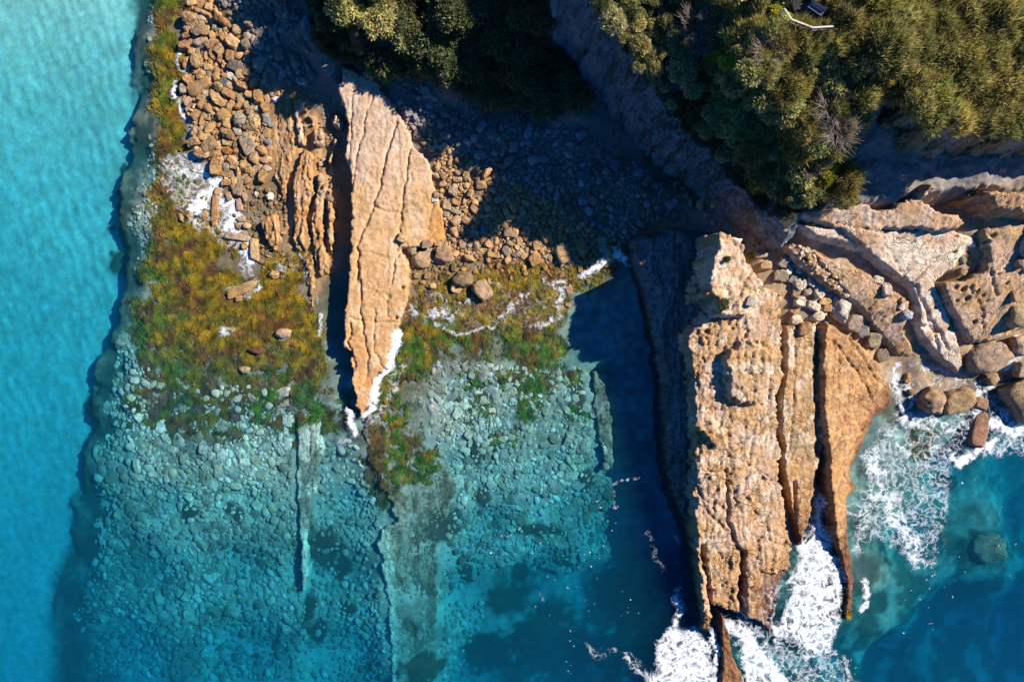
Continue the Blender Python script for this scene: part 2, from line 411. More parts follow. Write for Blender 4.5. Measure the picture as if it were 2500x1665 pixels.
# beach and cove floor: gravel and bare rock
beach = sstep(-0.25, 0.25, BASE + 0.1 * lump)
gravel = cmix((0.24, 0.15, 0.075), (0.17, 0.15, 0.125), sstep(0.8, 2.4, BASE))
gravel = gravel * (1 + 0.3 * fbm(GX * 2.3, GY * 2.3, 41, 3))[..., None]
SEABED_COL = cmix(SEABED_COL, gravel, beach * (1 - S_SAND))
SEABED_COL = cmix(SEABED_COL, SOIL, sstep(5.0, 6.5, BASE + lump) * (U0 < 1650))
SEABED_COL = cmix(SEABED_COL, np.array((0.36, 0.25, 0.15)) * (1 + 0.3 * fbm(GX * 1.6, GY * 1.6, 43, 4))[..., None], beach * sstep(1760, 1800, U0))
shal = sstep(-0.75, -0.3, BASE) * (1 - beach) * (1 - S_SAND) * sstep(350, 400, U0)
SEABED_COL = cmix(SEABED_COL, cmix((0.15, 0.10, 0.05), (0.09, 0.075, 0.03), sstep(-0.2, 0.3, lump)), 0.85 * shal)
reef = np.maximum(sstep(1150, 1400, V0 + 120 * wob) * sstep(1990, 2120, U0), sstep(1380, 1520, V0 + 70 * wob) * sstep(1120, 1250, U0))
SEABED_COL = cmix(SEABED_COL, cmix((0.06, 0.065, 0.05), (0.30, 0.30, 0.24), sstep(-0.1, 0.5, fbm(GX * 0.25, GY * 0.25, 55, 4))), 0.9 * reef)  # bed colour darkened here to deepen the blue of the deep water
ribs = sdf([W(*p) for p in [(662,214),(745,232),(800,300),(822,420),(820,560),(805,660),(770,740),(745,640),(700,600),(690,470),(664,400)]], GX, GY)
rs = fbm(GX * 1.6, GY * 0.16, 46, 4)
SEABED_COL = cmix(SEABED_COL, cmix(np.array(TAN) * 0.85, np.array(ORANGE) * 0.7, sstep(-0.3, 0.3, rs)), 0.9 * sstep(-0.3, 0.6, ribs))
BASE = BASE + 0.35 * np.clip(rs, -0.6, 0.8) * sstep(-0.2, 0.8, ribs)
# submerged dark weed patches: (px, py, rx, ry, rot)
DARK_PATCH = [(463,1250,26,24,0),(765,1555,32,36,0),(750,1490,16,48,-12),(848,1498,20,22,0),(790,1340,48,62,0),(830,1390,30,40,0),(1085,1275,55,48,0),(1137,1410,20,32,0),(1271,1412,24,34,0),(1382,1385,26,26,0),
 (1318,1296,66,18,-3),(1179,1215,20,28,0),(1435,1172,24,30,0),(1190,1620,75,60,10),(1240,1480,60,40,0),(1030,1640,60,50,0),(1335,1560,90,60,20),(1500,1500,70,90,0),(1420,1640,90,40,0),(560,1240,14,20,0),(585,1260,18,22,0),
 (300,412,16,14,0),(296,470,16,20,0),(285,500,10,16,0),(300,560,20,60,0),(262,555,12,10,-20),(280,640,24,40,0),(215,1000,26,40,0),(2400,1340,50,46,20),(1165,1105,20,30,0),(1410,960,20,60,0),(1360,1620,120,70,0),(1560,1620,80,80,0),(2330,1180,30,26,0)]
DPM = np.zeros((NY, NX))
for (a, b, rx, ry, rot) in DARK_PATCH:
    cx, cy = W(a, b, -2); r = math.radians(rot)
    s = win([(cx - PX(rx) * 2 - 2, cy - PX(ry) * 2 - 2), (cx + PX(rx) * 2 + 2, cy + PX(ry) * 2 + 2)])
    xx, yy = GX[s] - cx, GY[s] - cy
    q = np.hypot((xx * math.cos(r) + yy * math.sin(r)) / PX(rx), (-xx * math.sin(r) + yy * math.cos(r)) / PX(ry))
    DPM[s] = np.maximum(DPM[s], sstep(1.15, 0.75, q + 0.35 * fbm(GX[s] * 0.7, GY[s] * 0.7, 51, 4)))
SEABED_COL = cmix(SEABED_COL, (0.03, 0.035, 0.022), 0.93 * DPM)
BASE = BASE + 0.25 * DPM * (BASE < -0.6)
COMP = BASE.copy()
print("base", round(time.time() - T0, 1))

# ------------------------------------------------------------------ rock masses standing out of it
def strat(ax=0.0, amp=0.35, fx=1.1, fy=0.1, seed=3):
    """ribs of tilted beds running along one direction"""
    c, s = math.cos(ax), math.sin(ax)
    def f(X, Y, d):
        u = X * c + Y * s; v = -X * s + Y * c
        q = u * fx + 1.1 * fbm(u * 0.25, v * fy * 1.2, seed + 3, 3) + 0.16 * fbm(u * 0.9, v * 0.8, seed + 4, 3)
        def saw(q, sd):
            k = np.floor(q); t = q - k
            hgt = 0.35 + 1.0 * _h01(k.astype(np.int64), (v * fy * 2.2 + 7 * _h01(k.astype(np.int64), k.astype(np.int64) * 0, sd + 1)).astype(np.int64), sd)
            return hgt * sstep(0.0, 0.14, t) * (1.0 - 0.85 * t)
        r = amp * 1.25 * saw(q, seed) + amp * 0.5 * saw(q * 2.7 + 3.1, seed + 40)
        r = r + amp * 0.35 * fbm(u * 1.9, v * 0.9, seed + 5, 3)
        return r - amp * 0.6
    return f
def cracked(size=1.3, depth=0.35, amp=0.12, seed=3, mask=None):
    def f(X, Y, d):
        wx = X + 0.35 * fbm(X * 0.8, Y * 0.8, seed + 1, 3); wy = Y + 0.35 * fbm(X * 0.8, Y * 0.8, seed + 2, 3)
        f1, e, cid = cells(wx / size, wy / (size * 1.25), seed)
        f1b, e2, cid2 = cells(wx / (size * 2.9), wy / (size * 3.6), seed + 9)
        g = -depth * sstep(0.13, 0.0, e) - depth * 1.5 * sstep(0.06, 0.0, e2) + amp * (cid - 0.5) * 1.3 + amp * 2.2 * (cid2 - 0.5)
        if mask is not None: g = g * mask(X, Y)
        return g + amp * fbm(X * 1.5, Y * 1.5, seed + 4, 3)
    return f
def plain(amp=0.12, seed=3):
    return lambda X, Y, d: amp * 0.7 * fbm(X * 0.35, Y * 0.35, seed, 3) + amp * 0.55 * fbm(X * 1.7, Y * 1.7, seed + 2, 3, 0.7)
def plus(*fs):
    return lambda X, Y, d: sum(f(X, Y, d) for f in fs)
def tint(c1, c2, c3=None, seed=1, f=0.25, wet=RED, wz=(0.1, 0.9), mid=ORANGE, mz=(0.6, 2.2), damp=0.75, ax=None):
    def g(X, Y, Z, d):
        a = sstep(-0.35, 0.35, fbm(X * f, Y * f, seed, 4))
        c = cmix(c1, c2, a)
        if c3 is not None:
            c = cmix(c, c3, 0.8 * sstep(0.05, 0.5, fbm(X * f * 1.7 + 9, Y * f * 1.7, seed + 3, 4)))
        n = 0.5 * fbm(X * 0.5, Y * 0.5, seed + 5, 4)
        c = cmix(c, mid, damp * sstep(mz[1], mz[0], Z + n))
        c = cmix(c, wet, 0.95 * sstep(wz[1], wz[0], Z + n * 0.8))
        return c * (1 + 0.15 * fbm(X * 1.3, Y * 1.3, seed + 8, 3))[..., None]
    return g

def feature(name, label, cat, poly3, w=0.5, ctrl=(), rag=(0.3, 0.7), relief=None, color=None, grooves=(), pits=(), mat=None, zbot=None,
            kind=None, steps=0, group=None, power=3.0, wall=0.25, seed=1, grain=1.0, resid=0.8):
    global COMP
    p3 = [(*W(a, b, z), z) for a, b, z in poly3]
    dense = densify(p3, 2.5)
    cl = dense + [(*W(a, b, z), z) for a, b, z in ctrl]
    p2 = [(x, y) for x, y, z in p3]
    s = win(p2, 1.5)
    X, Y = GX[s], GY[s]
    d = sdf(p2, X, Y) + rag[0] * fbm(X * rag[1], Y * rag[1], 60 + seed, 4) + 0.4 * rag[0] * fbm(X * 2.2, Y * 2.2, 61 + seed, 2)
    ca = np.array(cl); mx_, my_ = ca[:, 0].mean(), ca[:, 1].mean()
    quad = lambda x, y: np.stack([np.ones_like(x), x, y, x * x, x * y, y * y], -1)
    co = np.linalg.lstsq(quad((ca[:, 0] - mx_) / 10, (ca[:, 1] - my_) / 10), ca[:, 2], rcond=None)[0]
    fit = lambda x, y: quad((x - mx_) / 10, (y - my_) / 10) @ co
    res = ca[:, 2] - fit(ca[:, 0], ca[:, 1])
    top = fit(X, Y) + resid * idw([(p[0], p[1], q) for p, q in zip(cl, res)], X, Y, 2.2)
    if relief is not None: top = top + relief(X, Y, d)
    gf = grain * (0.35 + 0.65 * sstep(-0.3, 0.3, fbm(X * 0.3, Y * 0.3, 67 + seed, 2)))
    top = top + gf * (0.10 * fbm(X * 2.7, Y * 2.7, 63 + seed, 2, 0.8) - 0.16 * sstep(0.34, 0.12, cells(X * 1.5 + 0.4 * fbm(X, Y, 65, 2), Y * 1.5, 64 + seed)[0]) - 0.10 * sstep(0.10, 0.0, np.abs(fbm(X * 0.8, Y * 0.8, 66 + seed, 4, 0.6))))
    for (pts, gw, gd) in grooves:
        q = [W(a, b, z) for a, b, z in pts]
        ld = linedist(q, X + 0.25 * fbm(X * 0.7, Y * 0.7, 71, 3), Y + 0.25 * fbm(X * 0.7, Y * 0.7, 72, 3))
        top = top - gd * np.exp(-(ld / gw) ** 2)
    for (a, b, z, r, dep) in pits:
        x0, y0 = W(a, b, z)
        top = top - dep * sstep(1.1, 0.7, np.hypot(X - x0, (Y - y0) * 1.15) / (r * (0.72 if r < 0.7 else 1)))
    lo = COMP[s].copy() if zbot is None else np.full(X.shape, zbot)
    t = np.clip(d / w, 0, 1)
    if steps:
        k = t * steps; t = (np.floor(k) + sstep(0.25, 0.95, k - np.floor(k))) / steps
    else:
        t = sstep(0, 1, t) * 0.6 + 0.4 * t
    bottom = np.minimum(lo, top) - 0.8
    h = bottom + (top - bottom) * t
    keep = (d > -0.25)
    h = np.where(d <= 0, bottom, h)
    # rough the steep faces sideways
    gyy, gxx = np.gradient(h, RES)
    g = np.hypot(gxx, gyy)
    am = wall * sstep(0.8, 2.5, g) * (0.45 * fbm((X + Y) * 0.2, h * 2.4 + (X - Y) * 0.1, 80 + seed, 3) + 0.35 * fbm(X * 1.6 + h, Y * 1.6 - h, 81 + seed, 3))
    DX, DY = -gxx / (g + 1e-6) * am, -gyy / (g + 1e-6) * am
    DX = np.clip(DX, -1, 1); DY = np.clip(DY, -1, 1)
    c = color(X, Y, h, d)
    me = grid_mesh(name, X + DX, Y + DY, h, keep, mat or M_ROCK, c)
    o = link(name, me)
    tag(o, label, cat, group, kind)
    COMP[s] = np.where(keep & (d > 0), np.maximum(COMP[s], h), COMP[s])
    return o

# --- headland with its sea cliff
HEAD = [(1300,-60,9),(1313,38,6),(1317,77,6),(1366,145,5.5),(1412,184,5),(1451,230,5),(1508,287,4.5),(1565,352,4),(1623,406,4),(1700,471,4),(1772,543,5),(1845,598,6.5),(1895,612,7.5),
        (1950,560,9),(2010,545,10),(2100,540,10.5),(2200,520,11),(2300,500,11.2),(2420,500,11.2),(2600,500,11.2),(2900,500,11),(3000,-500,22),(1300,-500,22)]
head_p2 = [W(*p) for p in HEAD]
head_ctrl = [(*W(a, b, z), z) for a, b, z in [(1340,-60,19),(1400,20,19.3),(1470,60,19.3),(1508,122,17.8),(1565,249,14.2),(1623,306,12.2),(1680,367,11.4),(1750,420,10.4),(1810,459,10.6),(1860,490,10.8),(1906,508,12),(1980,515,12),(1750,250,13.8),(1900,100,23),(2000,50,24),(2200,100,23),(2450,100,22),(2150,230,20),
    (2030,300,19),(1950,200,20),(1850,350,13.6),(1980,430,14),(2060,430,13.5),(2110,330,15),(2110,400,13),(2200,400,12.3),(2300,420,12.0),(2450,420,12.2),(2120,460,12.3),(2250,470,12),(2350,480,11.8),(2480,480,11.8),(2700,450,12),(2160,290,15),(2250,360,12.8),(2400,380,12.8),(2600,390,13),(1700,100,17),(1600,100,16),(1500,-100,17),(1900,-200,25),(2400,-200,24),(2800,100,22),(2090,480,12.3)]]
s = win(head_p2, 1.5)
X, Y = GX[s], GY[s]
d = sdf(head_p2, X, Y) + 0.7 * fbm(X * 0.22, Y * 0.22, 90, 4) + 0.25 * fbm(X * 1.1, Y * 1.1, 91, 3)
top = np.full(X.shape, 0.0)
tt = idw(head_ctrl, X[::3, ::3], Y[::3, ::3], 3.5)
top = np.stack([np.interp(X[0], X[0, ::3], r) for r in tt]); top = np.stack([np.interp(Y[:, 0], Y[::3, 0], top[:, k]) for k in range(top.shape[1])], 1)
top = top + 0.5 * fbm(X * 0.15, Y * 0.15, 92, 4) + 0.12 * fbm(X * 0.9, Y * 0.9, 93, 3)
t = np.clip(d / 2.1, 0, 1)
k = t * 5; t2 = (np.floor(k) + sstep(0.1, 0.9, k - np.floor(k))) / 5
t = 0.45 * t + 0.55 * np.where(t < 1, t2, 1)
bot = np.minimum(COMP[s], top) - 1.0
h = np.where(d <= 0, bot, bot + (top - bot) * np.minimum(1, t ** 0.8))
gyy, gxx = np.gradient(h, RES); g = np.hypot(gxx, gyy)
steep = sstep(1.2, 3.0, g)
am = 0.32 * steep * fbm((X - Y) * 0.25, h * 0.9 + (X - Y) * 0.10, 95, 5, 0.6)
DX, DY = -gxx / (g + 1e-6) * am, -gyy / (g + 1e-6) * am
rockmask = sdf([W(*p) for p in [(2085,262,18),(2140,225,19),(2190,260,16),(2300,335,14),(2420,362,13),(2900,340,13),(2900,520,11),(2100,520,11),(2085,480,12),(2085,430,13),(2110,400,13),(2080,330,15)]], X, Y)
rk = np.maximum(sstep(-0.5, 0.6, rockmask + 0.8 * fbm(X * 0.5, Y * 0.5, 97, 3)), sstep(0.7, 1.4, g))
rk = np.maximum(rk, sstep(2.5, 1.0, d))
clc = cmix((0.15, 0.185, 0.215), (0.24, 0.255, 0.265), sstep(-0.3, 0.3, fbm((X - Y) * 0.12, h * 0.8, 98, 4)))  # blue skylit shade of the face put into the rock colour
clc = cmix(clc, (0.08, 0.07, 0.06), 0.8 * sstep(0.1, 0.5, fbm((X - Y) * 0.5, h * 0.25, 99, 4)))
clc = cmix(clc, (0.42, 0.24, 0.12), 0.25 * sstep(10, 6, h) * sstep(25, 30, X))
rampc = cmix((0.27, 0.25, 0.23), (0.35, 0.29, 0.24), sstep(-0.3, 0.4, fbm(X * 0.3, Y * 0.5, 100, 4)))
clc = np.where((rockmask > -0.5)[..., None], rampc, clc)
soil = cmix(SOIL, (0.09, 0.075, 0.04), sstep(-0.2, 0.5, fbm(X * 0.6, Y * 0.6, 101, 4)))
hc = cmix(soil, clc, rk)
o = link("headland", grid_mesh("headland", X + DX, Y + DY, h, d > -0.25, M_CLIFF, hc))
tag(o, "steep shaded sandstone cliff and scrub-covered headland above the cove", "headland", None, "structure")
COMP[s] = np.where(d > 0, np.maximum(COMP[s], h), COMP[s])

# --- upper tier of the headland behind the shaded ramp
feature("upper_cliff", "upper cliff tier carrying the thicket above the shaded rock ramp", "cliff",
    [(2135,225,19.5),(2190,250,19),(2188,290,18.5),(2240,285,18.8),(2250,325,18.5),(2300,345,18.6),(2340,355,18.6),(2395,340,18.6),(2420,362,18.4),(2440,345,18.6),(2500,352,18.6),(2900,350,18.6),(2900,-300,25),(1950,-300,25),(1950,100,22.4),(2040,180,21)],
    w=1.6, ctrl=[(2200,100,22.8),(2400,100,22.2),(2300,220,20.8),(2480,250,20)], rag=(0.6, 0.5), relief=plain(0.35, 5), steps=3, mat=M_CLIFF, wall=0.5, kind="structure", power=3,
    color=lambda X, Y, Z, d: cmix(cmix(PINK, ORANGE, sstep(-0.2, 0.4, fbm(X * 0.4, Y * 0.4, 7, 4))) * 1.0, (0.07, 0.06, 0.035), sstep(1.8, 3.2, d + 0.8 * fbm(X * 0.5, Y * 0.5, 8, 3))), seed=2)
print("headland", round(time.time() - T0, 1))

# --- tilted beds on the western beach
LEDGE = "thin upturned beds of the western beach"
def beds(label, poly, seed, w=0.35, amp=0.32, rag=(0.22, 0.9), c=(TAN, ORANGE, PINK), wet=(0.32, 0.18, 0.07)):
    return feature("rock_ledge", label, "rock ledge", poly, w=w, rag=rag, relief=strat(0.06, amp, 1.15, 0.13, seed), color=tint(*c, seed=seed, wet=wet, wz=(-0.1, 0.4), mz=(0.3, 1.5)), group=LEDGE, seed=seed, wall=0.15, mat=M_LEDGE)
beds("ribbed tan rock ledge beside the boulder beach and small rock pool", [(664,212,1.7),(702,220,1.8),(716,240,1.9),(720,300,1.7),(723,340,1.5),(724,371,1.4),(714,391,1.3),(708,426,1.1),(702,459,.9),(699,504,.6),(702,560,.4),(696,580,.2),(690,520,.2),(688,483,.3),(678,453,.5),(661,434,.5),(668,408,.6),(663,370,.8),(663,320,1.0),(664,260,1.3)], 3)
beds("long ribbed orange rock ledge with a deep crack down its middle", [(737,361,1.7),(727,387,1.6),(716,422,1.5),(710,451,1.3),(712,493,1.1),(713,530,1.0),(710,585,.7),(720,610,.4),(740,624,.2),(750,622,.3),(763,595,.8),(756,565,1.0),(746,528,1.2),(755,504,1.4),(767,475,1.5),(769,442,1.6),(761,412,1.8),(761,369,2.0),(745,360,2.0)], 4)
beds("rough brown rock ledge bordering the dark gully", [(775,412,1.9),(787,416,2.0),(790,442,1.9),(800,444,2.0),(794,473,1.8),(790,504,1.7),(790,544,1.5),(793,595,1.2),(800,626,.9),(806,640,.8),(804,672,.4),(782,677,.3),(766,645,.5),(762,610,.8),(756,560,1.2),(752,530,1.4),(764,490,1.6),(772,460,1.7)], 5)
beds("narrow sliver of rock ledge at the very rim of the dark gully", [(800,451,1.9),(806,455,1.9),(806,493,1.8),(817,516,1.8),(811,555,1.6),(814,585,1.4),(810,624,1.0),(800,612,1.0),(796,575,1.3),(796,524,1.6),(796,483,1.7)], 6, w=0.25)
beds("pale broken rock ledge just below the shaded upper beach", [(710,232,2.2),(741,236,2.5),(745,262,2.4),(726,280,2.1),(737,290,2.1),(742,318,2.0),(745,345,1.9),(739,362,1.7),(728,355,1.6),(722,320,1.7),(716,280,1.9)], 7, c=(PINK, TAN, PALE))
beds("small jagged rock spike standing in the shaded gully", [(750,274,2.1),(766,284,2.4),(767,306,2.3),(757,310,2.1)], 8, w=0.3, c=(PINK, TAN, PALE))
beds("short sunlit rock rib in the gully, left of the thin blade", [(760,312,2.1),(786,316,2.4),(791,351,2.2),(777,362,2.0),(765,352,2.0)], 9, w=0.3, c=(PINK, TAN, ORANGE))
beds("thin sunlit rock blade tilted across the dark gully", [(812,331,2.2),(827,335,2.5),(825,349,2.4),(815,364,2.1),(809,398,1.9),(797,397,1.8),(806,368,2.0)], 10, w=0.3, c=(PINK, ORANGE, TAN))
beds("pointed sunlit rock slab leaning off the top of the long central slab", [(810,266,2.6),(836,292,3.0),(830,317,2.8),(810,303,2.4)], 11, w=0.3, amp=0.12, c=(PINK, PALE, TAN))
beds("stubby ribbed rock block at the lower edge of the rock pool", [(649,521,1.2),(671,517,1.3),(679,545,1.3),(683,575,1.1),(684,596,.9),(671,614,.8),(655,604,.8),(641,569,.8),(630,547,.8)], 12)
beds("low tapering orange rock ledge running down into the seaweed", [(736,623,.5),(764,616,.9),(768,667,.6),(770,717,.4),(766,752,.1),(750,745,.0),(744,686,.2)], 13, amp=0.18)

# --- the long central slab
SLAB = [(832,150,4.2),(827,184,4.2),(819,230,4.0),(836,276,3.8),(843,314,3.7),(835,383,3.5),(850,420,3.4),(850,490,3.2),(851,533,3.1),(846,632,2.8),(838,717,2.5),(834,782,2.3),(834,851,2.0),(849,865,2.0),(853,939,1.6),(864,988,1.1),(873,1019,.5),(882,1026,.3),
        (915,977,.5),(922,916,.7),(953,904,.6),(968,824,.8),(984,778,1.0),(1001,724,1.1),(1004,678,1.3),(999,640,1.4),(985,612,1.6),(1040,606,1.2),(1092,592,.8),(1091,536,1.2),(1076,490,1.7),(1064,452,2.1),(1058,421,2.4),(1047,383,2.8),(1014,360,3.1),(1007,329,3.3),(991,299,3.6),(965,249,3.9),(930,212,4.1),(915,186,4.3),(860,168,4.4)]
def slab_col(X, Y, Z, d):
    a = fbm(X * 0.2, Y * 0.12, 201, 4)
    c = cmix(TAN, PINK, sstep(15, 27, Y + 4 * a))
    c = cmix(c, ORANGE, 0.85 * sstep(14, -4, Y + 6 * a))
    c = cmix(c, PALE, 0.3 * sstep(0.0, 0.45, fbm(X * 0.35, Y * 0.25, 202, 4)))
    c = cmix(c, (0.48, 0.24, 0.06), 0.8 * sstep(-13, -10, X + a) * sstep(22, 19, Y))
    c = cmix(c, (0.20, 0.10, 0.05), 0.75 * sstep(0.5, 0.1, Z + 0.2 * a))
    return c
z3 = lambda pts, z: [(a, b, z) for a, b in pts]
feature("rock_slab", "long golden sandstone slab running from the scrub down to a point in the sea", "rock slab", SLAB, w=0.45, rag=(0.28, 0.6),
    relief=plus(plain(0.08, 15), strat(0.1, 0.08, 0.4, 0.03, 16)), color=slab_col, seed=21, wall=0.2, grain=0.55, mat=M_SLAB,
    grooves=[(z3([(915,218),(900,270),(888,318),(865,402),(858,470)], 3.6), .13, .35), (z3([(968,306),(945,375),(926,452),(911,501),(877,574),(872,600),(867,690)], 3.2), .16, .45), (z3([(1009,344),(995,413),(980,517),(972,589),(968,617),(951,694)], 2.6), .15, .4),
        (z3([(911,501),(932,513),(968,517),(991,517)], 2.9), .14, .3), (z3([(877,613),(942,627)], 2.5), .1, .2), (z3([(834,776),(870,781),(915,786),(978,789)], 1.8), .12, .3), (z3([(872,650),(880,700),(882,780),(895,860),(893,920)], 2), .14, .4),
        (z3([(915,755),(911,862),(936,900)], 1.6), .12, .35), (z3([(858,790),(850,835),(863,870),(862,900)], 2), .14, .45), (z3([(905,930),(915,975)], 1), .1, .25), (z3([(860,240),(855,330),(850,400)], 3.9), .12, .3), (z3([(945,715),(945,770),(952,775)], 1.6), .1, .25), (z3([(1060,470),(1045,560)], 2), .1, .25)],
    pits=[(982,703,1.2,.45,.5),(967,776,1.1,.42,.5),(920,712,1.6,.3,.3),(950,725,1.4,.55,.18)])

# --- eastern rock platform between the cove and the open sea
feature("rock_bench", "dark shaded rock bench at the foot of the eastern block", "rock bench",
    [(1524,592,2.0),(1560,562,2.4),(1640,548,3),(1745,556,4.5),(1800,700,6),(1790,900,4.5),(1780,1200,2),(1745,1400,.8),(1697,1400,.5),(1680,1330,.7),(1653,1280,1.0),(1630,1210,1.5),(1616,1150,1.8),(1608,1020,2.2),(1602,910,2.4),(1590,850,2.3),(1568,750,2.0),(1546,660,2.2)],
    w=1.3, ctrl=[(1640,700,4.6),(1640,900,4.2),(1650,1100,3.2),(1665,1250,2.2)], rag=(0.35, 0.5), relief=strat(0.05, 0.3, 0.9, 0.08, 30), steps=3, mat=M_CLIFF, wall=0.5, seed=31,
    color=lambda X, Y, Z, d: cmix(cmix((0.25, 0.235, 0.215), (0.17, 0.15, 0.125), sstep(-0.3, 0.3, fbm(X * 0.6, Y * 0.15, 33, 4))), (0.09, 0.06, 0.035), sstep(1.2, 0.2, Z)))  # greys kept dark so the colour carries the block's shade
rubb = lambda X, Y: sstep(-0.25, 0.15, fbm(X * 0.13, Y * 0.13, 44, 2) + sstep(31, 26, X) * 0.6 - 0.2)
def plat_relief(X, Y, d):
    wx = X + 0.5 * fbm(X * 0.5, Y * 0.3, 150, 3); wy = Y + 0.6 * fbm(X * 0.5, Y * 0.5, 151, 3)
    f0, e0, c0 = cells(wx / 1.15, wy / 2.1, 152)
    rough_ = 0.25 + 0.75 * sstep(34, 28, X + 2.5 * fbm(X * 0.2, Y * 0.2, 45, 2))
    r = rough_ * (-0.30 * sstep(0.10, 0.0, e0) + 0.30 * (np.round(c0 * 3) / 3 - 0.5)) + strat(0.05, 0.16, 0.55, 0.05, 153)(X, Y, d)
    f1, e_, cid = cells((X + 0.8 * fbm(X * 0.4, Y * 0.4, 140, 3)) / 4.2, (Y + 0.8 * fbm(X * 0.4, Y * 0.4, 141, 3)) / 5.5, 142)
    r = r + 0.5 * (cid - 0.5) * sstep(0.0, 0.05, e_) - 0.35 * sstep(0.05, 0.0, e_)
    pl = [W(a, b, 6.5) for a, b in [(1757,868),(1766,920),(1775,968),(1792,986),(1866,986),(1880,930),(1890,865),(1850,835),(1800,828)]]
    r = r + 1.3 * sstep(-0.05, 0.5, sdf(pl, X, Y) + 0.35 * fbm(X * 0.9, Y * 0.9, 46, 3)) + 0.10 * fbm(X * 0.8, Y * 0.8, 47, 4)
    pk = [W(a, b, 6) for a, b in [(1700,1040),(1735,1030),(1770,1045),(1780,1085),(1750,1100),(1715,1075)]]
    r = r + 0.8 * sstep(-0.1, 0.5, sdf(pk, X, Y) + 0.5 * fbm(X * 1.1, Y * 1.1, 48, 3))
    return r
feature("rock_platform", "broad cracked sandstone platform sloping seaward from the eastern block", "rock platform",
    [(1673,816,7.2),(1673,862,7),(1682,916,6.8),(1688,992,6.3),(1692,1069,5.8),(1684,1161,5),(1688,1256,4.3),(1690,1333,3.6),(1696,1409,3),(1705,1486,2.4),(1703,1551,1.8),(1726,1557,1.7),(1740,1540,1.7),(1747,1488,1.8),(1818,1513,1.3),(1832,1517,1.0),(1856,1538,.5),(1880,1548,.3),(1902,1513,.5),(1906,1448,.8),(1934,1383,1.1),(1941,1333,1.6),(1929,1279,2.5),(1925,1218,3.2),(1914,1180,3.7),(1914,1107,4.2),(1906,992,5.1),(1923,916,5.7),(1921,793,6.8),(1921,705,7.6),(1850,690,8),(1760,720,8),(1700,780,7.6)],
    w=0.7, rag=(0.4, 0.6), relief=plat_relief, seed=41, wall=0.35, steps=2, grain=0.45,
    color=tint(PINK, TAN, PALE, seed=42, wz=(0.8, 2.2), mz=(1.6, 4.4), damp=0.6),
    grooves=[(z3([(1768,1149),(1776,1210),(1780,1279),(1810,1348)], 4), .22, .7), (z3([(1810,1348),(1813,1440),(1818,1530)], 2), .38, 2.2), (z3([(1711,1333),(1726,1409),(1742,1500)], 2.6), .3, 1.3), (z3([(1690,1150),(1720,1240),(1780,1300)], 4.5), .15, .4)])
feature("rock_block", "tall blocky sandstone stack whose flat top overlooks the shaded cove", "rock block",
    [(1740,548,12.8),(1790,558,12.4),(1830,583,11.6),(1845,640,10.2),(1882,684,9),(1858,738,8.4),(1830,785,8.2),(1775,785,9),(1748,775,11),(1745,742,11.6),(1710,735,12),(1715,690,12.3),(1730,630,12.6),(1745,598,12.8)],
    w=0.9, rag=(0.4, 0.6), grain=0.4, relief=plus(cracked(2.4, 0.2, 0.16, 50), plain(0.1, 51)), color=tint(PINK, PALE, TAN, seed=52), seed=51, wall=0.4, steps=2, power=4)
feature("rock_rib", "narrow red wet rock rib breaking through the foam below the platform", "rock ledge",
    [(1750,1480,.9),(1772,1490,1.1),(1790,1540,.8),(1796,1600,.6),(1830,1660,.4),(1830,1720,.3),(1752,1720,.5),(1755,1600,.7)], w=0.6, rag=(0.3, 0.6), relief=strat(0.05, 0.2, 0.9, 0.2, 53), color=tint(RED, (0.24, 0.12, 0.06), seed=54, damp=0.1, wz=(-0.2, 0.1)), seed=53)
feature("rock_strip", "smooth pale strip of rock between the platform and the dark slot", "rock ledge",
    [(1912,790,6.0),(2012,790,5.5),(2014,916,4.9),(2018,992,4.3),(2022,1050,3.6),(2014,1110,2.6),(2000,1150,2.4),(1995,1191,2.0),(1984,1260,1.2),(1962,1340,.4),(1952,1340,.4),(1938,1279,1),(1922,1218,2.2),(1910,1150,3.2),(1908,1090,3.8),(1900,1000,4.6),(1914,916,5.2)],
    w=0.5, rag=(0.18, 0.6), grain=0.5, relief=plus(plain(0.12, 56), strat(0.12, 0.12, 0.6, 0.06, 57)), color=tint(TAN, (0.42, 0.30, 0.17), PALE, seed=58, wz=(0.2, 1.3), mz=(1.2, 4)), seed=55,
    grooves=[(z3([(1937,1180),(1944,1230),(1948,1290)], 2), .25, .8), (z3([(1935,820),(1938,1000),(1935,1100)], 4.5), .12, .25), (z3([(1992,800),(1994,916),(2004,1020),(2012,1110)], 4.5), .45, .9)])
feature("rock_slab", "wedge-shaped brown slab right of the dark slot, its foot awash in foam", "rock slab",
    [(2004,793,6.5),(2004,916,5.9),(2008,992,5.3),(2019,1107,4.3),(2027,1218,3.1),(2031,1295,2.3),(2055,1390,1.1),(2060,1448,.7),(2052,1524,.3),(2086,1524,.1),(2094,1409,.3),(2078,1300,.7),(2076,1218,1.3),(2108,1196,.6),(2082,1161,1.0),(2086,1130,.9),(2113,1088,.6),(2136,1027,.6),(2182,990,.4),(2184,942,1.0),(2163,916,2),(2151,877,3),(2094,824,5),(2030,778,6.8)],
    w=0.7, rag=(0.25, 0.5), grain=0.6, relief=plus(cracked(2.6, 0.12, 0.06, 60), plain(0.12, 61)), color=tint(ORANGE, TAN, (0.34, 0.18, 0.09), seed=62, wz=(0.8, 2.0), mz=(1.2, 5)), seed=61, wall=0.3,
    grooves=[(z3([(2020,830),(2070,880),(2130,950),(2155,985)], 4), .14, .35), (z3([(2050,810),(2110,870),(2160,930)], 4.5), .14, .35)])

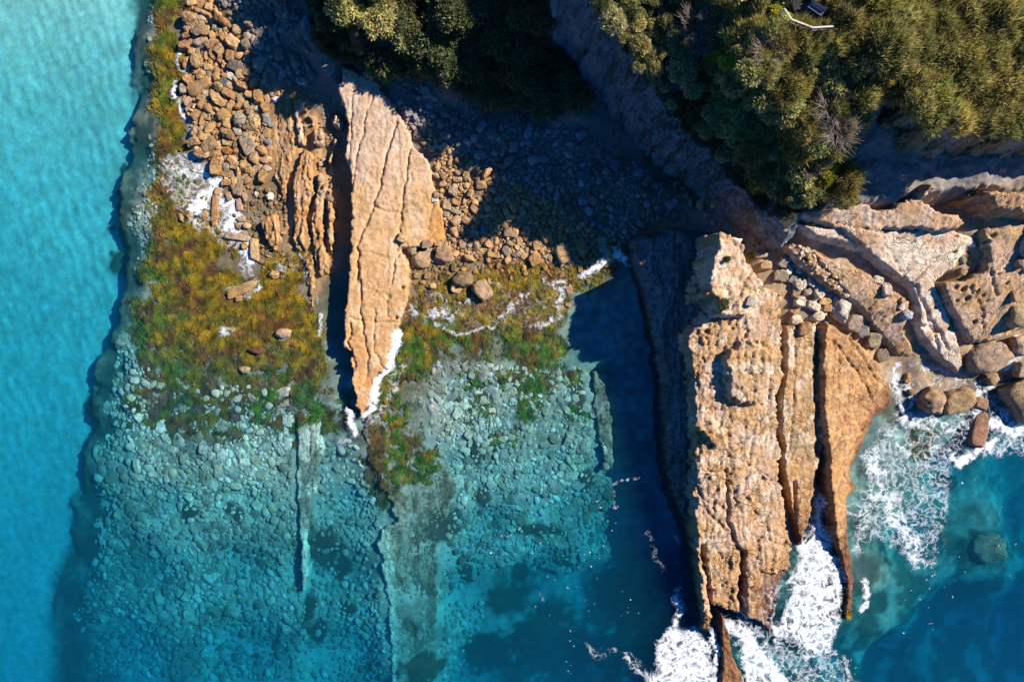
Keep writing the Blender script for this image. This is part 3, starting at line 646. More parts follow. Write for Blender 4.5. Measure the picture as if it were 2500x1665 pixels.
# --- sloping shelves on the right
feature("rock_shelf", "rough lower rock shelf below the overhung dark step", "rock shelf",
    [(1908,588,9),(1950,588,9.1),(2010,614,8.9),(2070,640,8.4),(2125,660,7.7),(2180,697,6.8),(2228,732,6.0),(2226,770,5.2),(2216,800,4.6),(2240,850,2.6),(2285,895,1.0),(2225,892,.5),(2180,868,1.6),(2124,801,4.4),(2086,747,5.9),(2032,716,6.9),(1983,678,7.7),(1925,629,8.4)],
    w=0.6, rag=(0.18, 0.6), grain=0.8, relief=plus(strat(-0.75, 0.14, 0.45, 0.06, 65), plain(0.08, 66)), color=tint(TAN, PINK, (0.38, 0.26, 0.16), seed=67, wz=(0.1, 0.7), mz=(0.6, 3)), seed=66, wall=0.3,
    grooves=[(z3([(1960,610),(2020,670),(2070,715),(2110,760)], 7.4), .16, .45)])
def shelf_col(X, Y, Z, d):
    c = 1.12 * tint(PALE, (0.68, 0.57, 0.45), PINK, seed=72, wz=(0.1, 0.6), mz=(0.8, 4.0), damp=0.5)(X, Y, Z, d)
    pq = [W(a_, b_, 8) for a_, b_ in [(2378,600),(2396,620),(2392,650),(2374,682),(2336,684),(2326,658),(2344,630)]]
    return cmix(c, (0.34, 0.20, 0.03), 0.95 * sstep(-0.1, 0.25, sdf(pq, X, Y)))
feature("rock_shelf", "smooth pale-topped rock shelf with a golden tide pool at its corner", "rock shelf",
    [(1915,528,11.2),(1983,583,10.2),(2059,602,9.6),(2113,618,9.2),(2174,668,8.2),(2230,705,7.2),(2236,745,6.3),(2236,790,5),(2252,830,4),(2285,870,2.8),(2338,918,1.1),(2360,890,1.3),(2350,840,3.4),(2335,800,4.2),(2312,747,5.4),(2290,690,6.9),(2310,672,7.3),(2350,655,7.8),(2390,645,8),(2400,600,8.5),(2380,575,9),(2330,553,9.6),(2230,553,10.2),(2150,555,10.4),(2000,545,10.9)],
    w=0.55, ctrl=[(2200,620,8.9),(2260,640,8.3),(2250,760,5.8),(2300,820,4.2)], rag=(0.15, 0.5), grain=0.25, relief=plus(plain(0.07, 70), strat(-0.72, 0.10, 0.28, 0.04, 71)), color=shelf_col, seed=71, wall=0.3,
    grooves=[(z3([(2215,700),(2262,760),(2310,812),(2340,850)], 5.5), .17, .5), (z3([(2150,600),(2190,645),(2240,700)], 8.4), .1, .25), (z3([(2236,792),(2280,800),(2300,812)], 5), .2, .5), (z3([(2180,580),(2260,610)], 9), .09, .15), (z3([(2250,770),(2290,830),(2320,890)], 4), .15, .4)],
    pits=[(2355,645,8,1.1,.45),(2365,620,8.3,1.3,.5),(2350,668,7.8,.8,.4),(2330,615,8.4,.35,.5),(2287,748,5.8,.5,.6),(2320,801,4.4,.5,.6),(2333,578,9,.3,.4)])
feature("rock_shelf", "pockmarked tan rock shelf dotted with round potholes above the sea boulders", "rock shelf",
    [(2288,688,8),(2312,747,6.6),(2342,801,5.2),(2368,842,3.6),(2440,838,2.8),(2485,812,2.6),(2560,790,3),(2640,600,8),(2540,548,9.6),(2440,548,10),(2378,548,10),(2392,575,9.8),(2408,620,9.1),(2405,655,8.7),(2365,675,8.2),(2315,680,8.2)],
    w=0.6, rag=(0.18, 0.6), grain=0.6, relief=plus(plain(0.10, 75), strat(-0.6, 0.12, 0.4, 0.06, 76)), color=tint(TAN, PINK, (0.40, 0.28, 0.17), seed=77, wz=(0.1, 0.6), mz=(0.8, 4)), seed=76, wall=0.3,
    grooves=[(z3([(2380,560),(2400,600),(2430,680),(2460,720)], 8.6), .14, .35), (z3([(2350,700),(2400,760),(2420,800)], 6), .13, .3)],
    pits=[(2423,575,9.6,.55,.8),(2411,590,9.4,.4,.6),(2354,705,7.6,.6,.7),(2364,728,7.2,.5,.6),(2333,701,7.6,.35,.5),(2388,711,7.4,.35,.5),(2381,786,5.4,.5,.6),(2402,771,5.8,.35,.5),(2461,692,7.4,.35,.5),(2438,669,8,.35,.5),(2401,720,7,.4,.5),(2390,733,6.8,.3,.5),(2415,735,6.8,.3,.5),(2336,735,6.8,.3,.5)])
feature("rock_shelf", "orange upper rock shelf along the edge of the shaded ramp", "rock shelf",
    [(1925,512,12.4),(1990,506,12.6),(2060,502,12.8),(2110,486,12.8),(2140,500,12.6),(2180,502,12.6),(2215,482,12.8),(2245,478,12.8),(2290,498,12.2),(2312,512,11.8),(2345,515,11.6),(2372,545,11.2),(2340,562,10.8),(2290,566,10.7),(2230,566,10.8),(2160,562,10.9),(2152,592,10.5),(2112,612,10.2),(2080,588,10.4),(2046,562,11),(1990,552,11.4)],
    w=0.5, rag=(0.2, 0.6), grain=0.3, relief=plus(plain(0.10, 80), cracked(3, 0.06, 0.05, 81)), color=tint((0.62, 0.38, 0.22), PINK, PALE, seed=82), seed=81, wall=0.3, grooves=[(z3([(2040,545),(2100,556),(2160,562)], 11.4), .12, .3)])
feature("rock_outcrop", "rounded orange rock outcrop at the mouth of the shaded ramp", "rock outcrop",
    [(2372,480,13),(2400,460,13.6),(2420,446,14),(2450,450,14),(2500,452,14),(2600,450,14),(2600,540,12),(2500,532,12.4),(2460,532,12.4),(2420,525,12.6),(2405,500,13)],
    w=1.1, rag=(0.25, 0.6), grain=0.5, relief=plain(0.25, 85), color=tint(TAN, (0.5, 0.30, 0.16), PALE, seed=86), seed=85, wall=0.4)
feature("rock_spur", "small pointed rock spur catching the sun in the shaded ramp", "rock outcrop",
    [(2212,480,13.2),(2245,470,13.4),(2272,434,13.8),(2290,448,13.6),(2304,460,13.2),(2280,472,13),(2260,492,12.9),(2225,500,12.8)], w=0.6, rag=(0.25, 0.8), relief=plain(0.3, 88), color=tint(PINK, TAN, ORANGE, seed=89), seed=88, wall=0.3)

# --- low ledges under water
feature("submerged_ledge", "pale straight underwater ledge left of the slab's point", "submerged ledge",
    [(718,1000,-.5),(785,1010,-.6),(795,1100,-.9),(775,1200,-1.2),(755,1300,-1.5),(752,1400,-1.9),(745,1450,-2.2),(732,1450,-2.3),(727,1350,-1.9),(722,1250,-1.5),(716,1180,-1.2),(720,1100,-.9)],
    w=0.5, rag=(0.3, 0.6), relief=strat(0.0, 0.12, 0.7, 0.06, 91), color=lambda X, Y, Z, d: cmix(cmix((0.60, 0.57, 0.48), (0.34, 0.32, 0.26), sstep(-0.1, 0.5, fbm(X * 0.4, Y * 0.3, 92, 4))), (0.05, 0.06, 0.03), 0.7 * sstep(0.0, 0.5, fbm(X * 0.3 + 4, Y * 0.2, 93, 3) + sstep(-24, -28, Y) * 0)), seed=91)
feature("submerged_ledge", "long grey-brown underwater ledge continuing the central slab seaward", "submerged ledge",
    [(880,1010,-.1),(935,960,-.2),(990,900,-.35),(1040,880,-.45),(1060,1000,-.6),(1045,1080,-.7),(1085,1130,-.8),(1120,1180,-1.0),(1110,1230,-1.3),(1080,1290,-1.6),(1075,1360,-1.9),(1070,1450,-2.3),(1065,1560,-2.9),(1060,1760,-3.6),(945,1760,-3.6),(948,1650,-3.2),(945,1560,-2.7),(940,1480,-2.2),(928,1400,-1.8),(915,1330,-1.5),(928,1290,-1.3),(955,1270,-1.1),(950,1240,-.9),(935,1215,-.7),(915,1170,-.5),(893,1110,-.3),(880,1060,-.15)],
    w=0.6, rag=(0.4, 0.5), relief=plus(strat(0.08, 0.1, 0.6, 0.06, 95), plain(0.1, 96)),
    color=lambda X, Y, Z, d: cmix(cmix((0.30, 0.27, 0.21), (0.15, 0.13, 0.09), sstep(-0.2, 0.3, fbm(X * 0.5, Y * 0.3, 97, 4))), (0.60, 0.57, 0.47), 0.85 * sstep(2.6, 0.9, (X - W(922, 0)[0]) - 0.05 * (-26 - Y) * 1.0 + 0.5 * fbm(X * 0.5, Y * 0.5, 98, 3)) * sstep(-24, -28, Y)), seed=95)
feature("submerged_ledge", "pale underwater rock shelf in the middle of the clear bay", "submerged ledge",
    [(1135,850,-.55),(1190,850,-.6),(1200,930,-.8),(1215,1020,-.9),(1205,1060,-1.1),(1140,1050,-1.0),(1125,960,-.8)], w=0.6, rag=(0.35, 0.6), relief=plain(0.12, 99), color=lambda X, Y, Z, d: cmix((0.36, 0.34, 0.28), (0.22, 0.21, 0.17), sstep(-0.2, 0.3, fbm(X * 0.5, Y * 0.5, 100, 4))), seed=99)
feature("submerged_ledge", "grey underwater ledge along the edge of the block's shadow", "submerged ledge",
    [(1440,900,-.9),(1490,905,-1.0),(1495,950,-1.0),(1500,1060,-1.2),(1505,1150,-1.5),(1470,1150,-1.6),(1450,1050,-1.3),(1440,980,-1.1)], w=0.6, rag=(0.35, 0.6), relief=plain(0.15, 102), color=lambda X, Y, Z, d: cmix((0.27, 0.25, 0.2), (0.13, 0.12, 0.09), sstep(-0.2, 0.3, fbm(X * 0.5, Y * 0.5, 103, 4))), seed=102)
print("features", round(time.time() - T0, 1))
# ------------------------------------------------------------------ where the seaweed grows
WEED = np.zeros((NY, NX), np.float32)
WEED_POLY = [
 [(402,548),(360,580),(341,625),(337,694),(350,724),(314,747),(322,780),(352,790),(318,816),(344,862),(372,916),(318,946),(299,988),(344,1011),(364,1069),(421,1069),(536,1065),(612,1042),(716,1007),(727,1069),(785,1069),(842,1040),(830,960),(823,877),(788,877),(772,800),(752,747),(742,648),(700,640),(660,640),(640,690),(590,700),(540,640),(478,610),(470,570)],
 [(383,-80),(440,-80),(436,60),(440,150),(448,200),(430,215),(434,268),(436,364),(425,400),(383,395),(378,268),(371,153),(380,60)],
 [(400,400),(470,440),(520,530),(570,610),(520,640),(460,600),(420,560),(395,500)], [(386,500),(420,490),(425,530),(390,545)], [(395,460),(430,450),(440,480),(400,490)],
 [(1000,700),(1040,690),(1100,690),(1180,660),(1250,640),(1330,650),(1400,650),(1470,605),(1525,630),(1440,690),(1380,735),(1352,780),(1372,850),(1345,870),(1290,868),(1240,845),(1200,838),(1185,868),(1150,880),(1112,838),(1080,872),(1045,880),(1015,930),(985,960),(975,1010),(985,1060),(1010,1090),(1032,1130),(1030,1180),(990,1200),(960,1232),(925,1232),(890,1130),(885,1060),(905,1005),(960,910),(985,800)],
 [(1285,880),(1335,880),(1345,920),(1325,945),(1318,985),(1290,1005),(1272,960),(1230,945),(1205,925),(1230,905),(1270,915)],
 [(1345,905),(1380,890),(1405,915),(1380,940),(1345,940)], [(1130,930),(1150,905),(1162,960),(1158,1010),(1175,1040),(1135,1050)],
 [(1205,1085),(1235,1080),(1255,1090),(1225,1100)], [(1398,1010),(1425,1000),(1440,1020),(1405,1032)], [(1480,590),(1520,600),(1530,640),(1490,650)],
 [(2240,1060),(2280,1070),(2295,1120),(2285,1150),(2265,1130),(2245,1095)], [(1620,1440),(1640,1420),(1650,1500),(1640,1560),(1622,1530)],
 [(2056,1400),(2080,1395),(2070,1450),(2058,1500)]]
for k, pl in enumerate(WEED_POLY):
    pw = [W(a, b) for a, b in pl]
    s = win(pw, 7.5)
    dd = sdf(pw, GX[s], GY[s]) + 2.2 * fbm(GX[s] * 0.22, GY[s] * 0.22, 300 + k, 4) + 0.8 * fbm(GX[s] * 0.8, GY[s] * 0.8, 330 + k, 3) + (4.5 * fbm(GX[s] * 0.13, GY[s] * 0.13, 345, 3) * sstep(850, 980, V0[s]) if k == 0 else 0)
    WEED[s] = np.maximum(WEED[s], sstep(-1.3, 2.0, dd))
WEED *= (COMP < 0.35) & (COMP > -2.2)
thin = fbm(GX * 0.55, GY * 0.55, 310, 4)
WEED *= sstep(-0.45, 0.05, thin + 0.35 * sstep(960, 800, V0))
g1 = fbm(GX * 0.20, GY * 0.20, 311, 3); g2 = fbm(GX * 0.55, GY * 0.55, 312, 3)
GOLD = np.array((0.28, 0.175, 0.010)); OLIVE = np.array((0.13, 0.11, 0.014)); GREEN = np.array((0.05, 0.14, 0.014)); BROWN = np.array((0.12, 0.065, 0.03)); PURP = np.array((0.115, 0.075, 0.065))
wc = cmix(GOLD, OLIVE, sstep(-0.2, 0.35, g2))
low = np.where(U0 < 860, sstep(830, 980, V0 + 60 * g1), 0)
wc = cmix(wc, cmix(OLIVE, PURP, sstep(-0.1, 0.2, fbm(GX * 0.3 + 7, GY * 0.3, 313, 3))), 0.9 * low)
gr = np.maximum(low * sstep(520, 620, U0) * sstep(-0.25, 0.2, g1 + g2 * 0.5), np.where((U0 > 880) & (U0 < 1600), sstep(770, 850, V0 + 80 * g1) * sstep(-0.2, 0.2, g2 + 0.3), 0))
gr = np.maximum(gr, 0.8 * sstep(0.15, 0.4, g1) * (U0 < 460))
wc = cmix(wc, GREEN, 0.75 * np.clip(gr, 0, 1))
wc = cmix(wc, np.array((0.15, 0.065, 0.022)), 0.75 * sstep(0.12, 0.4, fbm(GX * 0.3, GY * 0.3, 314, 3)))
wc = cmix(wc, BROWN * 1.1, 0.8 * ((U0 > 860) & (U0 < 935)) * sstep(990, 1040, V0))
WEED_COL = wc
SEABED_COL = cmix(SEABED_COL, wc * 0.4, 0.85 * WEED)

# ------------------------------------------------------------------ ground sheet, carried far out past the picture
ST = 2
sx = np.concatenate([[-900, -400, -200, -110], gx[::ST], [110, 200, 400, 900]])
sy = np.concatenate([[-900, -400, -200, -80], gy[::ST], [80, 200, 400, 900]])
SXg, SYg = np.meshgrid(sx, sy)
pad = lambda a: np.pad(a, [(4, 4), (4, 4)] + [(0, 0)] * (a.ndim - 2), mode='edge')
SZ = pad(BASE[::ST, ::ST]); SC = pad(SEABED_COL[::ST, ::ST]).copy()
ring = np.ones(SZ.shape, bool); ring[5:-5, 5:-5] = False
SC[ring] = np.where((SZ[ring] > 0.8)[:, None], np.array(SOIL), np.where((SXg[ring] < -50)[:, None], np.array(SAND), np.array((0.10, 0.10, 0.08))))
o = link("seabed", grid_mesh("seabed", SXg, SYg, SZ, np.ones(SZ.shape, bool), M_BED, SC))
tag(o, "sandy and rocky sea floor rising into the cove and boulder beach", "seabed", None, "structure")

# ------------------------------------------------------------------ seaweed fronds
NB = 170000
prob = WEED.ravel() * RES * RES
prob = prob / prob.sum()
idx = RNG.choice(prob.size, NB, p=prob)
bx = GX.ravel()[idx] + RNG.uniform(-RES, RES, NB); by = GY.ravel()[idx] + RNG.uniform(-RES, RES, NB)
bz0 = COMP.ravel()[idx]
flow = 1.3 + 1.6 * fbm(bx * 0.25, by * 0.25, 320, 3) + RNG.normal(0, 0.38, NB)
ln = RNG.uniform(0.22, 0.5, NB); wd = RNG.uniform(0.035, 0.08, NB)
clump = 0.13 * sstep(-0.2, 0.5, fbm(bx * 1.1, by * 1.1, 321, 3))
z0 = bz0 + RNG.uniform(0.0, 0.10, NB) + clump
dx, dy = np.cos(flow), np.sin(flow)
rise = RNG.uniform(-0.05, 0.07, NB)
V = np.empty((NB, 4, 3), np.float32)
V[:, 0] = np.stack([bx - dy * wd, by + dx * wd, z0], 1)
V[:, 1] = np.stack([bx + dy * wd, by - dx * wd, z0 + RNG.uniform(-0.04, 0.04, NB)], 1)
V[:, 2] = np.stack([bx + dx * ln + dy * wd * .5, by + dy * ln - dx * wd * .5, z0 + rise], 1)
V[:, 3] = np.stack([bx + dx * ln - dy * wd * .5, by + dy * ln + dx * wd * .5, z0 + rise + RNG.uniform(-0.04, 0.04, NB)], 1)
fc = WEED_COL.reshape(-1, 3)[idx] * RNG.uniform(0.7, 1.3, (NB, 1)) * (1 + RNG.normal(0, 0.06, (NB, 3))) * np.clip(1 + 0.7 * fbm(bx * 0.8, by * 0.8, 322, 3), 0.25, 2)[:, None]
o = link("seaweed", mesh_np("seaweed", V.reshape(-1, 3), np.arange(NB * 4).reshape(NB, 4), M_WEED, np.repeat(fc, 4, 0), False))
tag(o, "golden brown and green seaweed carpeting the shallow rocks", "seaweed", None, "stuff")
print("weed", round(time.time() - T0, 1))

# ------------------------------------------------------------------ the sea
m, nt, N, L = new_mat("sea_water")
out = N.new("ShaderNodeOutputMaterial")
tr = N.new("ShaderNodeBsdfTransparent"); gl = N.new("ShaderNodeBsdfGlossy"); gl.inputs["Roughness"].default_value = 0.12
lw = N.new("ShaderNodeLayerWeight"); lw.inputs["Blend"].default_value = 0.5
pw_ = N.new("ShaderNodeMath"); pw_.operation = 'POWER'; pw_.inputs[1].default_value = 5.0; L.new(lw.outputs["Facing"], pw_.inputs[0])
fr = N.new("ShaderNodeMath"); fr.operation = 'MULTIPLY_ADD'; fr.inputs[1].default_value = 0.98; fr.inputs[2].default_value = 0.02; L.new(pw_.outputs[0], fr.inputs[0])
mix = N.new("ShaderNodeMixShader")
geo = N.new("ShaderNodeNewGeometry")
mp = N.new("ShaderNodeMapping"); mp.inputs["Scale"].default_value = (0.9, 0.6, 1); mp.inputs["Rotation"].default_value = (0, 0, 0.35)
nz = N.new("ShaderNodeTexNoise"); nz.inputs["Scale"].default_value = 1.4; nz.inputs["Detail"].default_value = 6; nz.inputs["Roughness"].default_value = 0.62
L.new(geo.outputs["Position"], mp.inputs[0]); L.new(mp.outputs[0], nz.inputs["Vector"])
bp = N.new("ShaderNodeBump"); bp.inputs["Strength"].default_value = 0.35; bp.inputs["Distance"].default_value = 0.3
L.new(nz.outputs[0], bp.inputs["Height"]); L.new(bp.outputs[0], gl.inputs["Normal"])
L.new(fr.outputs[0], mix.inputs[0]); L.new(tr.outputs[0], mix.inputs[1]); L.new(gl.outputs[0], mix.inputs[2])
L.new(mix.outputs[0], out.inputs["Surface"])
va = N.new("ShaderNodeVolumeAbsorption"); va.inputs["Color"].default_value = (0.0, 0.795, 0.922, 1); va.inputs["Density"].default_value = WATER_ABS = 0.36
vs = N.new("ShaderNodeVolumeScatter"); vs.inputs["Color"].default_value = (0.08, 0.72, 1.0, 1); vs.inputs["Density"].default_value = 0.026; vs.inputs["Anisotropy"].default_value = 0.0
ad = N.new("ShaderNodeAddShader"); L.new(va.outputs[0], ad.inputs[0]); L.new(vs.outputs[0], ad.inputs[1])
L.new(ad.outputs[0], out.inputs["Volume"])
M_WATER = m
bm = bmesh.new()
bmesh.ops.create_cube(bm, size=1.0)
for v in bm.verts:
    v.co.x *= 1700; v.co.y *= 1700; v.co.z = 0.0 if v.co.z > 0 else -40.0
me = bpy.data.meshes.new("sea"); bm.to_mesh(me); bm.free(); me.materials.append(M_WATER)
o = link("sea", me); tag(o, "clear turquoise sea water around the rocks", "sea", None, "structure")

# ------------------------------------------------------------------ foam
FO = np.zeros((NY, NX), np.float32)
def stroke(pts, w, st, z=0.0):
    q = [W(a, b, z) for a, b in pts]; r = PX(w)
    s = win(q, r * 2.5 + 1)
    if len(q) == 1: q = q + [(q[0][0] + 0.01, q[0][1])]
    X, Y = GX[s], GY[s]
    ld = linedist(q, X + 0.9 * r * fbm(X * 0.45, Y * 0.45, 401, 4), Y + 0.9 * r * fbm(X * 0.45, Y * 0.45, 402, 4))
    FO[s] = np.maximum(FO[s], st * np.exp(-(ld / r) ** 2))
def pool(pts, st, soft=1.2, z=0.0):
    q = [W(a, b, z) for a, b in pts]
    s = win(q, 3)
    X, Y = GX[s], GY[s]
    dd = sdf(q, X, Y) + 0.9 * fbm(X * 0.3, Y * 0.3, 403, 4)
    FO[s] = np.maximum(FO[s], st * sstep(-soft * 0.4, soft, dd))
for pts, w, st in [
 ([(462,30),(455,90),(470,130)],10,.42),([(440,134),(432,150),(436,168),(455,176),(480,150),(505,125)],7,.55),([(470,90),(500,80)],7,.4),([(429,205),(424,225),(437,253),(442,275),(455,295),(468,320),(471,344),(480,370)],8,.72),
 ([(535,452),(515,470),(495,490),(480,508)],19,1.2),([(540,440),(525,455)],10,1.0),([(545,500),(568,512),(578,535),(560,548)],20,1.1),([(545,560),(590,575),(610,610),(612,640)],13,.9),([(430,420),(470,430),(505,415)],18,.62),([(490,400),(505,420),(515,440)],8,.9),
 ([(548,808),(558,812)],11,.55),([(690,830),(705,835)],8,.5),([(628,690),(600,700),(560,705)],10,.5),([(720,600),(745,640),(748,690)],5,.55),([(785,770),(780,820)],6,.6),([(770,700),(775,740)],4,.5),([(600,725),(635,705)],7,.6),([(670,640),(690,660),(720,650)],8,.35),
 ([(972,812),(974,840),(958,870),(948,905),(926,920),(919,960),(912,985),(890,1012)],9,1.05),([(848,1003),(858,1030),(872,1058)],8,1.05),([(900,1030),(930,1000),(960,950),(975,900)],14,.36),([(830,1080),(855,1075)],8,.3),
 ([(990,760),(1040,770),(1080,765),(1110,775)],16,.55),([(1060,790),(1120,820),(1160,808),(1190,795),(1212,802)],5,.55),([(1220,775),(1245,745),(1262,724),(1288,721)],6,.52),([(1265,735),(1250,755),(1235,762)],9,.5),([(1130,740),(1150,735)],8,.5),([(1330,690),(1368,688),(1376,720),(1362,752)],13,.62),([(1290,800),(1330,790),(1365,772)],9,.5),
 ([(1420,675),(1450,655),(1475,640),(1500,628),(1522,634)],10,1.05),([(1470,605),(1500,620),(1527,640)],11,.72),([(1340,622),(1352,645)],6,.55),([(1400,560),(1440,600),(1470,600)],5,.42),([(1060,720),(1090,735)],9,.4),([(1180,690),(1220,700)],10,.3),
 ([(2008,1130),(2010,1180)],6,.95),([(2130,1110),(2150,1180),(2170,1240),(2200,1290),(2232,1330),(2250,1372)],25,.72),([(2180,1080),(2250,1130),(2290,1180),(2300,1250)],15,.45),([(2092,1230),(2112,1280),(2100,1330)],22,.48),([(2110,1420),(2118,1450),(2100,1490)],8,.95),
 ([(2180,900),(2190,960),(2210,990)],14,.85),([(2230,890),(2290,900),(2330,920)],16,.5),([(2200,1020),(2260,1030),(2330,1040)],18,.62),([(2320,1110),(2340,1130),(2380,1110),(2420,1080)],14,.95),([(2380,1000),(2400,1020),(2450,1040),(2500,1050)],22,.9),([(2420,1100),(2470,1080),(2500,1090)],16,.55),([(2460,825),(2480,850),(2450,890)],13,.95),([(2360,970),(2390,960),(2425,940)],12,.72),([(2215,940),(2225,990)],10,.7),([(2440,1010),(2500,1000)],18,.8),
 ([(1815,1450),(1820,1505)],6,1.15),([(1742,1540),(1748,1600),(1740,1660)],8,1.05),([(1650,1440),(1660,1490),(1650,1530)],9,.85),([(1500,1185),(1520,1172),(1560,1165)],4,.34),([(1500,1200),(1503,1240)],4,.35),([(1580,1290),(1600,1350),(1625,1395)],9,.2),([(1430,1570),(1460,1600),(1500,1590)],9,.32),([(1530,1600),(1560,1630),(1590,1650)],11,.5),([(1640,1300),(1655,1325)],6,.35),
 ([(1316,1452),(1325,1462)],5,.4),([(2060,1600),(2080,1660)],6,.5),([(1960,1600),(2040,1590)],8,.6),([(1940,1640),(2010,1650)],9,.5)]:
    stroke(pts, w, st)
pool([(383,385),(430,362),(480,368),(512,400),(540,440),(545,470),(590,490),(592,560),(628,610),(628,690),(590,690),(560,620),(520,580),(470,565),(430,525),(400,470)], .40)
pool([(1000,690),(1100,720),(1250,690),(1380,690),(1370,745),(1345,800),(1200,820),(1060,800),(990,790)], .17)
pool([(1994,1180),(2014,1200),(2022,1290),(2045,1350),(2060,1400),(2054,1470),(2040,1540),(2046,1590),(1990,1600),(1950,1580),(1900,1560),(1870,1530),(1902,1480),(1925,1420),(1938,1370),(1945,1330),(1965,1290)], .78)
pool([(2120,1080),(2165,1030),(2210,1010),(2290,1030),(2330,1080),(2330,1180),(2320,1280),(2260,1390),(2200,1340),(2120,1330),(2080,1270),(2080,1220),(2110,1170)], .36)
pool([(1600,1560),(1625,1530),(1690,1524),(1712,1558),(1748,1568),(1748,1760),(1560,1760),(1590,1620)], .82)
pool([(1765,1515),(1812,1512),(1850,1545),(1880,1600),(1930,1640),(1970,1760),(1800,1760),(1800,1590)], .80)
pool([(1760,1510),(1900,1500),(1990,1570),(2060,1600),(2100,1680),(2080,1760),(1900,1760)], .36)
pool([(2150,900),(2340,910),(2440,900),(2520,960),(2520,1110),(2330,1120),(2200,1060)], .30)
pool([(1790,1380),(1930,1370),(1910,1470),(1890,1550),(1800,1540)], .26)
for (n, x0, x1, y0, y1) in [(70,1280,1560,1320,1520),(40,1120,1320,1270,1360),(60,2180,2490,1160,1420),(40,2200,2350,1400,1560),(25,1440,1520,1220,1300),(20,1380,1420,1500,1660),(30,2000,2110,1600,1660)]:  # sparkle specks on the water, put in as tiny foam dots
    for _ in range(n):
        a, b = random.uniform(x0, x1), random.uniform(y0, y1)
        stroke([(a, b), (a + random.uniform(-3, 3), b + random.uniform(-3, 3))], random.uniform(0.9, 2.0), random.uniform(0.35, 0.9))
FO *= sstep(1.9, 0.9, COMP)
fz = np.maximum(0.035, COMP + 0.05 + 0.26 * WEED) + 0.10 * np.clip(FO, 0, 1) * (0.5 + 0.5 * fbm(GX * 1.2, GY * 1.2, 405, 4))
keep = FO > 0.03
m, nt, N, L = new_mat("sea_foam")
out = N.new("ShaderNodeOutputMaterial"); df = N.new("ShaderNodeBsdfDiffuse"); df.inputs[0].default_value = (0.86, 0.88, 0.9, 1)
tr = N.new("ShaderNodeBsdfTransparent"); mix = N.new("ShaderNodeMixShader")
at = N.new("ShaderNodeAttribute"); at.attribute_name = "dens"
geo = N.new("ShaderNodeNewGeometry")
flat = N.new("ShaderNodeVectorMath"); flat.operation = 'MULTIPLY'; flat.inputs[1].default_value = (1, 1, 0)
L.new(geo.outputs["Position"], flat.inputs[0])
wn_ = N.new("ShaderNodeTexNoise"); wn_.inputs["Scale"].default_value = 0.55; wn_.inputs["Detail"].default_value = 5
L.new(flat.outputs[0], wn_.inputs["Vector"])
sub = N.new("ShaderNodeVectorMath"); sub.operation = 'SUBTRACT'; sub.inputs[1].default_value = (0.5, 0.5, 0.5); L.new(wn_.outputs["Color"], sub.inputs[0])
scl = N.new("ShaderNodeVectorMath"); scl.operation = 'SCALE'; scl.inputs[3].default_value = 4.2; L.new(sub.outputs[0], scl.inputs[0])
add = N.new("ShaderNodeVectorMath"); L.new(flat.outputs[0], add.inputs[0]); L.new(scl.outputs[0], add.inputs[1])
def lace(scale):
    v = N.new("ShaderNodeTexVoronoi"); v.feature = 'DISTANCE_TO_EDGE'; v.inputs["Scale"].default_value = scale
    L.new(add.outputs[0], v.inputs["Vector"]); return v.outputs["Distance"]
def mth(op, a, b=None, c=None):
    q = N.new("ShaderNodeMath"); q.operation = op
    for k_, x in enumerate((a, b, c)):
        if x is None: continue
        if hasattr(x, "is_output"): L.new(x, q.inputs[k_])
        else: q.inputs[k_].default_value = x
    return q.outputs[0]
nn = N.new("ShaderNodeTexNoise"); nn.inputs["Scale"].default_value = 0.9; nn.inputs["Detail"].default_value = 7; nn.inputs["Roughness"].default_value = 0.7
L.new(add.outputs[0], nn.inputs["Vector"])
e1 = mth('SUBTRACT', 1.0, mth('MINIMUM', mth('MULTIPLY', lace(0.75), 3.4), 1.0))
e2 = mth('SUBTRACT', 1.0, mth('MINIMUM', mth('MULTIPLY', lace(2.1), 2.6), 1.0))
pat = mth('ADD', mth('MULTIPLY', e1, 0.50), mth('MULTIPLY', e2, 0.30))
pat = mth('ADD', pat, mth('MULTIPLY', mth('SUBTRACT', nn.outputs[0], 0.5), 1.6))
val = mth('ADD', mth('MULTIPLY', at.outputs["Fac"], 1.0), pat)
al = N.new("ShaderNodeMapRange"); al.interpolation_type = 'SMOOTHSTEP'; al.inputs[1].default_value = 0.62; al.inputs[2].default_value = 1.75; al.inputs[3].default_value = 0.0; al.inputs[4].default_value = 0.96
L.new(val, al.inputs[0])
gate = N.new("ShaderNodeMapRange"); gate.inputs[1].default_value = 0.04; gate.inputs[2].default_value = 0.25; L.new(at.outputs["Fac"], gate.inputs[0])
L.new(mth('MULTIPLY', al.outputs[0], gate.outputs[0]), mix.inputs[0]); L.new(tr.outputs[0], mix.inputs[1]); L.new(df.outputs[0], mix.inputs[2])
L.new(mix.outputs[0], out.inputs[0])
M_FOAM = m
o = link("sea_foam", grid_mesh("sea_foam", GX, GY, fz, keep, M_FOAM, None, {"dens": FO}))
tag(o, "white sea foam washing over and between the rocks", "foam", None, "stuff")
print("foam", round(time.time() - T0, 1))
